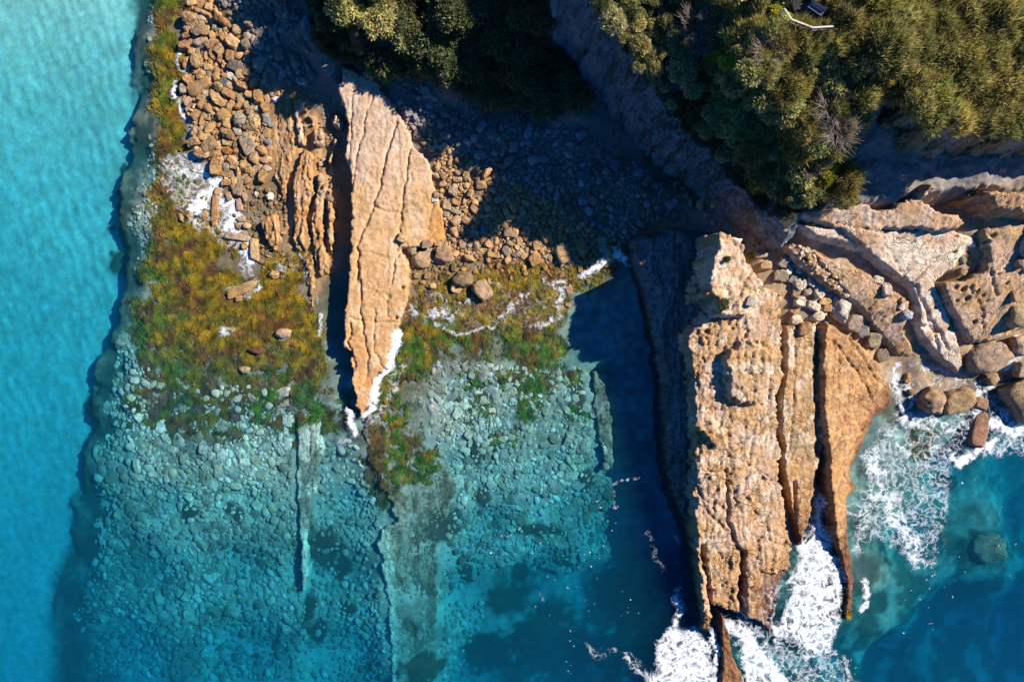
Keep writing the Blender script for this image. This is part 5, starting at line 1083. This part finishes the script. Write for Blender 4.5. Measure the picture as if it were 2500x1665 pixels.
# boulder pile fill and shelf debris
st = scatter([(1850,612),(1915,632),(1980,690),(2018,740),(2010,790),(1935,790),(1921,705),(1880,672)], 120, 0.15, 0.5, 0.72, 2, 10, seed=13)
settle(st, 30, lambda x, y, z, r: rc(PL if r.random() < .5 else TAN, 0.25, r), "small stone filling gaps in the boulder pile under the headland", "small stones of the headland boulder pile", "stone", "pile")
st = scatter([(1640,430),(1740,520),(1840,600),(1800,620),(1700,540),(1620,450)], 70, 0.2, 0.8, 0.75, 2, 8, seed=14)
settle(st, 0, lambda x, y, z, r: rc(GT, 0.25, r), "", "", "", "cove")
# under water
PATCHY = 0.55 + 0.9 * fbm(GX * 0.14, GY * 0.14, 350, 3)
def wfield(x, y):
    j, i = min(max(int((y - gy[0]) / RES), 0), NY - 1), min(max(int((x - gx[0]) / RES), 0), NX - 1)
    return float((1 - 0.88 * WEED[j, i]) * np.clip(PATCHY[j, i], 0.12, 1) * np.clip(1 - 1.6 * S_SAND[j, i] - 0.85 * DPM[j, i] - 1.1 * EDGE[j, i], 0, 1))
st = scatter([(300,820),(345,880),(420,930),(560,940),(715,930),(718,1200),(735,1460),(760,1680),(120,1680),(150,1400),(200,1200),(240,1000)], 6000, 0.2, 1.15, 0.62, 2.1, 9, z=-2, rejectz=(-9, -0.2), weight=wfield, seed=15)
settle(st, 150, col_sub, "pale rounded rock on the sea floor left of the straight underwater ledge", "submerged rocks of the western bay", "underwater rock", "sub")
st = scatter([(1060,880),(1300,900),(1420,900),(1450,1000),(1490,1150),(1500,1330),(1420,1420),(1200,1400),(1070,1480),(1090,1300),(1130,1190),(1060,1100),(1050,980)], 3600, 0.18, 1.2, 0.60, 2.2, 9, z=-2, rejectz=(-9, -0.2), weight=wfield, seed=16)
settle(st, 130, col_sub, "pale rounded rock on the sea floor of the clear bay right of the central slab", "submerged rocks of the clear middle bay", "underwater rock", "sub")
st = scatter([(325,-40),(380,-40),(372,160),(380,400),(420,480),(380,560),(335,640),(310,760),(290,850),(255,850),(280,600),(300,420),(322,250)], 800, 0.18, 0.6, 0.68, 2.4, 8, z=-1, rejectz=(-9, -0.1), weight=wfield, seed=17)
settle(st, 20, col_sub, "grey rock in the narrow submerged band between the sand and the seaweed", "submerged rocks along the sand's edge", "underwater rock", "sub")
st = scatter([(765,1300),(900,1200),(930,1400),(940,1680),(760,1680)], 600, 0.24, 0.8, 0.7, 2.4, 8, z=-3, rejectz=(-9, -0.2), weight=wfield, seed=18)
settle(st, 0, col_sub, "", "", "", "sub")
st = scatter([(795,1080),(880,1085),(905,1190),(930,1290),(765,1330),(785,1180)], 260, 0.24, 0.9, 0.68, 2.0, 8, z=-2, rejectz=(-9, -0.2), weight=wfield, seed=20)
settle(st, 0, col_sub, "", "", "", "sub")
st = scatter([(1080,1480),(1180,1480),(1160,1680),(1080,1680)], 120, 0.3, 0.8, 0.74, 2.4, 8, z=-3, rejectz=(-9, -0.2), weight=wfield, seed=19)
settle(st, 0, col_sub, "", "", "", "sub")
labels = {"beach": ("beach_cobbles", "loose small cobbles between the boulders of the western beach", "cobbles"), "cove": ("cove_cobbles", "fist to head-sized cobbles covering the cove floor", "cobbles"),
          "pile": ("pile_rubble", "broken rubble between the boulders of the headland pile", "rubble"), "sub": ("sea_floor_rocks", "small rounded rocks covering the sea floor", "underwater rocks")}
for key, rows in STUFF.items():
    vs_, fs_, cs_ = [], [], []; n0 = 0
    for (x, y, z, r, th, e, fl, kk, cc) in rows:
        v = LOWV[kk] * np.array((r * 1.12, r * e, r * fl), np.float32)
        ct, sn = math.cos(th), math.sin(th)
        v = np.stack([v[:, 0] * ct - v[:, 1] * sn + x, v[:, 0] * sn + v[:, 1] * ct + y, v[:, 2] * (0.62 if key == "sub" else 1.0) + z + r * (-0.08 if key == "sub" else 0.2)], 1)
        vs_.append(v); fs_.append(LOWF + n0); n0 += len(v); cs_.append(np.repeat(np.array(cc)[None], len(v), 0))
    nm, lb, ct = labels[key]
    o = link(nm, mesh_np(nm, np.concatenate(vs_), np.concatenate(fs_), M_RUBBLE, np.concatenate(cs_), key == "sub")); tag(o, lb, ct, None, "stuff")
    print(key, len(rows))
print("rocks", round(time.time() - T0, 1))
# ------------------------------------------------------------------ lookout with fence and bench
feature("lookout_path", "dark trodden lookout clearing behind the timber fence", "path",
    [(1922,18,24.3),(1938,46,24.3),(1984,64,24.2),(2034,64,24.2),(2040,18,24.4),(2000,-20,24.6),(1930,-20,24.6)], w=0.4, rag=(0.15, 0.8), relief=plain(0.04, 5), grain=0.1, kind="structure",
    color=lambda X, Y, Z, d: cmix((0.035, 0.036, 0.04), (0.06, 0.055, 0.05), sstep(-0.3, 0.4, fbm(X, Y, 7, 3))), seed=140)
def box_mesh(name, sx_, sy_, sz_, mat, bev=0.012):
    bm = bmesh.new(); bmesh.ops.create_cube(bm, size=1.0)
    for v in bm.verts: v.co = (v.co.x * sx_, v.co.y * sy_, v.co.z * sz_)
    bmesh.ops.bevel(bm, geom=list(bm.edges), offset=bev, segments=1, affect='EDGES')
    me = bpy.data.meshes.new(name); bm.to_mesh(me); bm.free(); me.materials.append(mat)
    return me
def child(name, me, parent, loc, rot=(0, 0, 0), color=(0.45, 0.42, 0.38, 1)):
    o = bpy.data.objects.new(name, me); COL.objects.link(o); o.parent = parent; o.location = loc; o.rotation_euler = rot; o.color = color
    return o
def empty(name, loc, rz=0.0):
    o = bpy.data.objects.new(name, None); COL.objects.link(o); o.location = loc; o.rotation_euler = (0, 0, rz); o.empty_display_size = 0.3
    return o
FZ = 24.3
fp = [W(a, b, FZ + 1) for a, b in [(1914, 24), (1931, 50), (1983, 70), (2032, 67)]]
fence = empty("timber_fence", (*fp[0], FZ - 0.2))
tag(fence, "weathered pale timber fence bending around the clifftop lookout", "fence")
post = box_mesh("post", 0.12, 0.12, 1.5, M_WOOD); f0 = Vector((*fp[0], FZ - 0.2))
for i in range(3):
    a, b = Vector((*fp[i], 0)), Vector((*fp[i + 1], 0)); L_ = (b - a).length; an = math.atan2(b.y - a.y, b.x - a.x)
    n = max(1, round(L_ / 1.25))
    for k_ in range(n + (1 if i == 2 else 0)):
        p = a + (b - a) * (k_ / n)
        child("post", post, fence, (p.x - f0.x, p.y - f0.y, 0.6), (0, 0, an), (0.42, 0.39, 0.35, 1))
    mid = (a + b) / 2
    nx_, ny_ = -math.sin(an) * 0.085, math.cos(an) * 0.085
    for zz, hh in ((0.45, 0.14), (0.85, 0.14)):
        child("rail", box_mesh("rail", L_ - 0.02, 0.045, hh, M_WOOD), fence, (mid.x - f0.x - nx_, mid.y - f0.y - ny_, zz), (0, 0, an), (0.46, 0.43, 0.39, 1))
    child("top_rail", box_mesh("top_rail", L_ - 0.03, 0.16, 0.05, M_WOOD), fence, (mid.x - f0.x, mid.y - f0.y, 1.38), (0, 0, an), (0.66, 0.62, 0.56, 1))
bx0, by0 = W(1986, 30, FZ)
bench = empty("park_bench", (bx0, by0, FZ + 0.05), math.radians(-35))
tag(bench, "dark slatted bench on the lookout clearing behind the fence", "bench")
slat = box_mesh("slat", 1.75, 0.11, 0.04, M_WOOD); leg = box_mesh("leg", 0.07, 0.07, 0.45, M_WOOD); arm = box_mesh("back_post", 0.06, 0.06, 0.5, M_WOOD)
bc = (0.10, 0.12, 0.19, 1)
for k_ in range(4): child("seat_slat", slat, bench, (0, -0.2 + 0.135 * k_, 0.46), (0, 0, 0), bc)
for k_ in range(3): child("back_slat", slat, bench, (0, 0.30 + 0.035 * k_, 0.60 + 0.14 * k_), (math.radians(75), 0, 0), bc)
for sx_ in (-0.7, 0.7):
    for sy_ in (-0.18, 0.2): child("leg", leg, bench, (sx_, sy_, 0.215), (0, 0, 0), bc)
    child("back_post", arm, bench, (sx_, 0.36, 0.68), (math.radians(-14), 0, 0), bc)

# ------------------------------------------------------------------ trees and shrubs
def quad_leaves(P, D, ln, wd, rng):
    """leaf faces at P pointing along D"""
    n = len(P)
    D = D / (np.linalg.norm(D, axis=1)[:, None] + 1e-9)
    S = np.cross(D, rng.normal(size=(n, 3))); S /= (np.linalg.norm(S, axis=1)[:, None] + 1e-9)
    ln = ln[:, None]; wd = wd[:, None]
    v = np.stack([P, P + D * ln * 0.5 + S * wd, P + D * ln, P + D * ln * 0.5 - S * wd], 1)
    return v
def crown_broad(seed, R=1.0, base=(0.20, 0.21, 0.075), alt=(0.42, 0.37, 0.16), nc=34, nl=60, leaf=(0.20, 0.32), droop=0.0):
    r = np.random.default_rng(seed)
    c = r.normal(size=(nc, 3)); c /= np.linalg.norm(c, axis=1)[:, None]
    c *= (r.uniform(0.45, 1.0, (nc, 1))) ** 0.6
    c[:, 2] = np.abs(c[:, 2]) * 0.75 + 0.1
    c *= np.array((r.uniform(0.8, 1.15), r.uniform(0.8, 1.15), 1)) * R
    out, cols = [], []
    for q in c:
        rr = r.uniform(0.22, 0.38) * R
        n = int(nl * r.uniform(0.6, 1.2))
        d = r.normal(size=(n, 3)); d /= np.linalg.norm(d, axis=1)[:, None]; d[:, 2] = np.abs(d[:, 2]) * 0.9 + 0.05 - droop
        P = q + d * rr * r.uniform(0.25, 1.0, (n, 1))
        out.append(quad_leaves(P, d + 0.5 * r.normal(size=(n, 3)), r.uniform(*leaf, n), r.uniform(0.045, 0.085, n), r))
        t = r.random()
        bcol = np.array(base) * (1 - t) + np.array(alt) * t
        cols.append(bcol * r.uniform(0.6, 1.35, (n, 1)) * (1 + r.normal(0, 0.06, (n, 3))))
    return np.concatenate(out), np.concatenate(cols)
def crown_needle(seed, R=1.0, base=(0.17, 0.165, 0.05), alt=(0.40, 0.33, 0.115), ns=95, nb=26):
    r = np.random.default_rng(seed)
    out, cols = [], []
    lean = r.normal(0, 0.12, 2)
    for _ in range(ns):
        a = r.uniform(0, 6.283); q = math.sqrt(r.random()) * R
        h_ = (1 - (q / R) ** 2) ** 0.5 * 1.25 * R * r.uniform(0.55, 1.0) + 0.1
        P0 = np.array((q * math.cos(a), q * math.sin(a), h_))
        d0 = np.array((math.cos(a) * 0.35 * q / R + lean[0], math.sin(a) * 0.35 * q / R + lean[1], 1.0))
        n = int(nb * r.uniform(0.6, 1.3))
        d = d0 + r.normal(0, 0.32, (n, 3))
        P = P0 + r.normal(0, 0.11, (n, 3)) * R - np.array((0, 0, 0.35))
        out.append(quad_leaves(P, d, r.uniform(0.4, 0.8, n), r.uniform(0.014, 0.030, n), r))
        t = r.random() ** 1.4
        bcol = np.array(base) * (1 - t) + np.array(alt) * t
        cols.append(bcol * r.uniform(0.6, 1.3, (n, 1)) * (1 + r.normal(0, 0.05, (n, 3))))
    return np.concatenate(out), np.concatenate(cols)
def crown_mesh(name, vc):
    v, c = vc
    n = len(v)
    return mesh_np(name, v.reshape(-1, 3), np.arange(n * 4).reshape(n, 4), M_LEAF, np.repeat(c, 4, 0), False)
def tube(bm, pts, r0, r1, seg=5):
    rings = []
    for i, p in enumerate(pts):
        p = Vector(p); t = i / (len(pts) - 1)
        d = (Vector(pts[min(i + 1, len(pts) - 1)]) - Vector(pts[max(i - 1, 0)])).normalized()
        u = d.orthogonal().normalized(); w_ = d.cross(u); r = r0 + (r1 - r0) * t
        rings.append([bm.verts.new(p + (u * math.cos(k * 6.2832 / seg) + w_ * math.sin(k * 6.2832 / seg)) * r) for k in range(seg)])
    for a, b in zip(rings, rings[1:]):
        for k in range(seg): bm.faces.new((a[k], a[(k + 1) % seg], b[(k + 1) % seg], b[k]))
    bm.faces.new(rings[-1])
def trunk_mesh(name, seed, h=1.6, limbs=5, spread=0.8, r0=0.12, twigs=0):
    rnd = random.Random(seed); bm = bmesh.new()
    top = Vector((rnd.uniform(-.2, .2), rnd.uniform(-.2, .2), h))
    tube(bm, [(0, 0, -0.5), (rnd.uniform(-.1, .1), rnd.uniform(-.1, .1), h * 0.5), top], r0, r0 * 0.6)
    for i in range(limbs):
        a = i * 6.2832 / limbs + rnd.uniform(-.4, .4)
        e = Vector((math.cos(a) * spread, math.sin(a) * spread, h + rnd.uniform(0.2, 0.9)))
        s0 = Vector((0, 0, h * rnd.uniform(.5, .95))); m_ = (s0 + e) / 2 + Vector((0, 0, rnd.uniform(-.1, .15)))
        tube(bm, [s0, m_, e], r0 * 0.5, r0 * 0.14, 4)
        for t in range(twigs):
            f = rnd.uniform(0.3, 1.0); s1 = s0.lerp(e, f)
            d_ = Vector((math.cos(a) + rnd.uniform(-1, 1), math.sin(a) + rnd.uniform(-1, 1), rnd.uniform(0.2, 1.1))) * rnd.uniform(0.3, 0.75)
            tube(bm, [s1, s1 + d_ * 0.5 + Vector((rnd.uniform(-.06, .06),) * 3), s1 + d_], 0.022, 0.008, 3)
    me = bpy.data.meshes.new(name); bm.to_mesh(me); bm.free(); me.materials.append(M_BARK)
    return me
BROAD = [crown_mesh("leafy_crown", crown_broad(700 + i, nl=62)) for i in range(6)]
BRIGHT = [crown_mesh("bright_crown", crown_broad(720 + i, base=(0.19, 0.24, 0.03), alt=(0.40, 0.35, 0.03), nl=60, leaf=(0.16, 0.26))) for i in range(2)]
NEEDLE = [crown_mesh("needle_crown", crown_needle(740 + i)) for i in range(6)]
DARKC = [crown_mesh("dark_crown", crown_broad(760 + i, base=(0.07, 0.085, 0.035), alt=(0.12, 0.125, 0.05), nl=55)) for i in range(4)]  # darker copy of the leafy crown, deep shade put into its leaf colour
TRUNK = [trunk_mesh("trunk_shape", 800 + i) for i in range(5)]
DEAD = [trunk_mesh("bare_branches", 820 + i, 1.0, 9, 1.1, 0.07, 16) for i in range(3)]
DEADTW = [trunk_mesh("bare_twigs", 830 + i, 1.1, 11, 1.25, 0.05, 22) for i in range(3)]
NT = [0]
def tree(px, py, R, kind, label, group, cat, tone=1.0, z=None, h=1.0):
    zz = z if z is not None else 15.0
    for _ in range(3):
        x, y = W(px, py, zz + h); zz = ground(x, y)
    x, y = W(px, py, zz + h)
    o = empty({"needle": "needle_shrub", "broad": "leafy_shrub", "bright": "leafy_shrub", "dark": "leafy_shrub", "dead": "bare_shrub"}[kind], (x, y, zz - 0.05), random.uniform(0, 6.28))
    tag(o, label, cat, group)
    k = R
    if kind == "dead":
        g_ = random.uniform(0.8, 1.1)
        child("trunk", random.choice(DEAD), o, (0, 0, 0), (0, 0, 0), (0.22 * g_, 0.18 * g_, 0.15 * g_, 1)).scale = (k, k, k)
        child("crown", random.choice(DEADTW), o, (0, 0, 0.1), (0, 0, 1.1), (0.24 * g_, 0.195 * g_, 0.16 * g_, 1)).scale = (k, k, k)
        return o
    lib = {"needle": NEEDLE, "broad": BROAD, "bright": BRIGHT, "dark": DARKC}[kind]
    t = child("trunk", random.choice(TRUNK), o, (0, 0, 0), (0, 0, 0), (0.16, 0.125, 0.10, 1)); t.scale = (k * 0.9, k * 0.9, h / 1.6)
    f = tone * random.uniform(1.15, 2.0)
    c_ = child("crown", random.choice(lib), o, (0, 0, h * 0.55), (0, 0, random.uniform(0, 6.28)), (f * random.uniform(0.92, 1.1), f, f * random.uniform(0.85, 1.1), 1))
    c_.scale = (k, k, k * random.uniform(0.8, 1.1))
    NT[0] += 1
    return o
TPL = []
TMARKS = [(*W(*v, 18), k) for k, v in {"bench": (1986,30), "fence's right end": (2030,67), "large bare grey shrub": (1690,65), "bright yellow-green shrubs": (1775,142), "shrub reaching over the ramp": (2095,285), "lone small slope shrub": (1738,275), "yellow-green headland-tip shrub": (2020,430), "outermost sunlit shrub": (985,90), "vivid green bush": (2010,215), "purplish bare shrub": (2470,130), "tan bare shrub": (2050,150), "ramp's upper corner": (2190,290), "slab's upper end": (900,160), "cove's shaded pebble patch": (1250,330), "brownish bare shrub": (2125,160), "largest sunlit shrub": (870,30)}.items()]
def plant_zone(poly, n, rpx, kinds, labels_, group, cat, sep=1.35, avoid=(), seed=1, tone=1.0, hh=(0.8, 1.6)):
    rnd = random.Random(seed)
    xs_ = [p[0] for p in poly]; ys_ = [p[1] for p in poly]
    made = 0
    for _ in range(n * 30):
        if made >= n: break
        x, y = rnd.uniform(min(xs_), max(xs_)), rnd.uniform(min(ys_), max(ys_))
        if not inside(poly, x, y) or any(inside(a, x, y) for a in avoid): continue
        r = rnd.uniform(*rpx)
        if any((x - a) ** 2 + (y - b) ** 2 < (sep * 0.5 * (r + q)) ** 2 for a, b, q in TPL): continue
        TPL.append((x, y, r)); made += 1
        kd = rnd.choices(list(kinds), list(kinds.values()))[0]
        wx_, wy_ = W(x, y, 18)
        adj = {"needle": "olive-brown needle-leaved shrub", "broad": "grey-green leafy shrub", "bright": "bright green shrub", "dark": "shade-darkened green shrub", "dead": "bare twiggy shrub"}[kd]
        lab_ = autolabel(wx_, wy_, ("big " if r > 34 else "mid-sized " if r > 26 else "small ") + adj, "", TMARKS, labels_[kd])
        tree(x, y, r / 22.0, kd, lab_, group + {"needle": ", needle-leaved", "broad": ", broad-leaved", "bright": ", bright green", "dark": ", shaded", "dead": ", bare"}[kd], cat, tone, h=rnd.uniform(*hh))
LOOK = [(1908,10),(1925,58),(1980,82),(2040,76),(2045,10),(2000,-10),(1915,-10)]
PATH = [(1985,80),(2015,80),(2010,150),(1995,200),(1980,200)]
# ones the photograph sets apart
for (x, y, r, kd, lab) in [
    (870,30,44,"broad","large sunlit olive shrub at the top of the picture above the slab"),(925,55,40,"broad","sunlit olive shrub right of the largest one above the slab"),(985,90,38,"broad","outermost sunlit olive shrub overhanging the cove"),(830,20,36,"broad","greyish shrub at the left end of the sunlit clump above the slab"),(940,10,36,"broad","sunlit olive shrub at the top edge above the cove"),(880,95,38,"broad","half-shaded shrub below the largest sunlit one above the slab"),(965,120,26,"broad","small sunlit shrub tip hanging below the outermost one"),
    (945,192,16,"bright","small bright green bush at the head of the central slab"),(905,172,22,"broad","brownish bush on the upper end of the central slab"),
    (1690,65,27,"dead","large bare grey-brown shrub on the cliff edge slope"),(1700,120,20,"dead","bare shrub just below the largest bare one"),(1765,135,30,"bright","bright yellow-green shrub in the middle of the slope"),(1785,150,24,"bright","second bright yellow-green shrub beside the first"),(1740,35,32,"broad","olive shrub right of the large bare one"),(1670,170,36,"broad","olive shrub below the bare shrubs on the cliff slope"),(1500,55,30,"broad","pale shrub on the shaded cliff brow, leftmost"),(1560,110,26,"broad","small pale shrub on the shaded cliff brow, upper"),(1690,215,28,"broad","pale shrub hanging low over the cliff brow"),(1738,275,22,"broad","small pale shrub alone on the dark slope"),(1745,300,18,"broad","tiny pale shrub under the small one on the dark slope"),(1680,355,14,"broad","tiny lone shrub on the cliff face brow"),
    (2095,285,34,"broad","olive shrub reaching out over the shaded ramp"),(2070,310,26,"broad","shrub behind the one reaching over the ramp"),(2030,400,28,"bright","yellow-green shrub near the tip of the headland scrub"),(2020,430,26,"bright","lower yellow-green shrub near the tip of the headland scrub"),(2010,215,20,"bright","small vivid green bush beside the pale rock"),(1920,60,26,"bright","yellowish shrub at the left end of the fence"),(1900,40,24,"bright","yellowish bush behind the fence's left end"),(2050,150,20,"dead","tan bare shrub right of the path"),(2125,160,20,"dead","brownish bare shrub at the edge of the needle thicket"),(2470,130,20,"dead","purplish bare shrub at the right edge of the thicket"),(2080,15,20,"dead","pale bare branches beside the bench"),
    (1778,268,11,"bright","tiny green tuft on the dark slope"),(1981,540,14,"broad","small grey-green tuft on the orange shelf"),(1765,743,15,"dark","small green cushion bush on top of the tall block"),(1776,633,8,"dark","tiny green tuft on top of the tall block"),(1833,625,10,"bright","tiny yellowish tuft at the back edge of the tall block")]:
    TPL.append((x, y, r))
    tree(x, y, r / (22.0 if y < 480 else 20), kd, lab, None, "shrub", 1.0, h=1.2 if r > 20 else 0.3)
plant_zone([(2045,-20),(2560,-20),(2560,310),(2440,318),(2400,285),(2350,315),(2255,275),(2235,235),(2150,210),(2090,170),(2060,110)], 120, (26, 42), {"needle": 1.0}, {"needle": "olive-brown needle-leaved shrub in the dense thicket right of the lookout"}, "dense thicket right of the lookout", "shrub", 1.02, (LOOK,), 3, hh=(1.0, 2.2))
plant_zone([(1760,-20),(2050,-20),(2060,110),(2090,170),(2120,230),(2100,330),(2075,370),(2078,470),(1995,490),(1900,478),(1830,430),(1780,330),(1740,200),(1730,60)], 105, (20, 38), {"needle": .5, "broad": .42, "dead": .08}, {"needle": "olive needle-leaved shrub on the headland slope below the lookout", "broad": "grey-green leafy shrub on the headland slope below the lookout", "dead": "bare twiggy shrub on the headland slope below the lookout"}, "headland slope below the lookout", "shrub", 1.0, (LOOK, PATH), 4)
plant_zone([(1430,-20),(1760,-20),(1740,200),(1780,330),(1830,430),(1880,475),(1800,440),(1700,350),(1620,262),(1540,140),(1480,40)], 60, (14, 24), {"broad": .6, "dark": .4}, {"broad": "green leafy shrub along the brow of the shaded cliff", "dark": "shade-darkened green shrub along the brow of the shaded cliff"}, "brow of the shaded cliff", "shrub", 1.15, (), 5, tone=0.8, hh=(0.3, 0.7))
plant_zone([(790,-40),(1330,-40),(1315,80),(1370,160),(1440,240),(1380,265),(1250,260),(1180,235),(1120,210),(1050,160),(960,160),(900,150),(860,140),(790,110),(770,40)], 95, (24, 46), {"dark": 1.0}, {"dark": "shade-darkened shrub in the deep shade at the head of the cove"}, "deep shade at the head of the cove", "shrub", 0.95, (), 6, hh=(0.9, 2.0))
print("trees", NT[0], round(time.time() - T0, 1))
# low growth between them
soilmask = np.zeros((NY, NX), np.float32)
for pl, z in [([(1440,-60),(2900,-60),(2560,300),(2420,330),(2250,290),(2130,225),(2095,300),(2080,480),(1990,495),(1900,480),(1800,430),(1700,350),(1620,255),(1540,140)], 20), ([(760,-60),(1330,-60),(1320,80),(1370,165),(1430,250),(1250,270),(1100,215),(930,165),(800,120)], 8)]:
    pw = [W(a, b, z) for a, b in pl]; s = win(pw, 2)
    soilmask[s] = np.maximum(soilmask[s], sstep(-0.5, 0.8, sdf(pw, GX[s], GY[s]) + 0.8 * fbm(GX[s] * 0.4, GY[s] * 0.4, 900, 3)))
lk = [W(a, b, 24.5) for a, b in LOOK]; soilmask *= (sdf(lk, GX, GY) < 0.1)
NG = 90000
pr = soilmask.ravel(); pr = pr / pr.sum(); idx = RNG.choice(pr.size, NG, p=pr)
P = np.stack([GX.ravel()[idx] + RNG.uniform(-.1, .1, NG), GY.ravel()[idx] + RNG.uniform(-.1, .1, NG), COMP.ravel()[idx] + RNG.uniform(-0.05, 0.35, NG)], 1)
D = RNG.normal(size=(NG, 3)); D[:, 2] = np.abs(D[:, 2]) + 0.3
gv = quad_leaves(P, D, RNG.uniform(0.18, 0.4, NG), RNG.uniform(0.03, 0.08, NG), RNG)
tn = sstep(-0.3, 0.4, fbm(P[:, 0] * 0.25, P[:, 1] * 0.25, 910, 3))[:, None]
gc = (np.array((0.05, 0.065, 0.02)) * (1 - tn) + np.array((0.11, 0.10, 0.04)) * tn) * RNG.uniform(0.6, 1.4, (NG, 1))
o = link("undergrowth", mesh_np("undergrowth", gv.reshape(-1, 3), np.arange(NG * 4).reshape(NG, 4), M_WEED, np.repeat(gc, 4, 0), False))
tag(o, "low tangled ground cover between the shrubs of the headland", "undergrowth", None, "stuff")
print("done", round(time.time() - T0, 1))
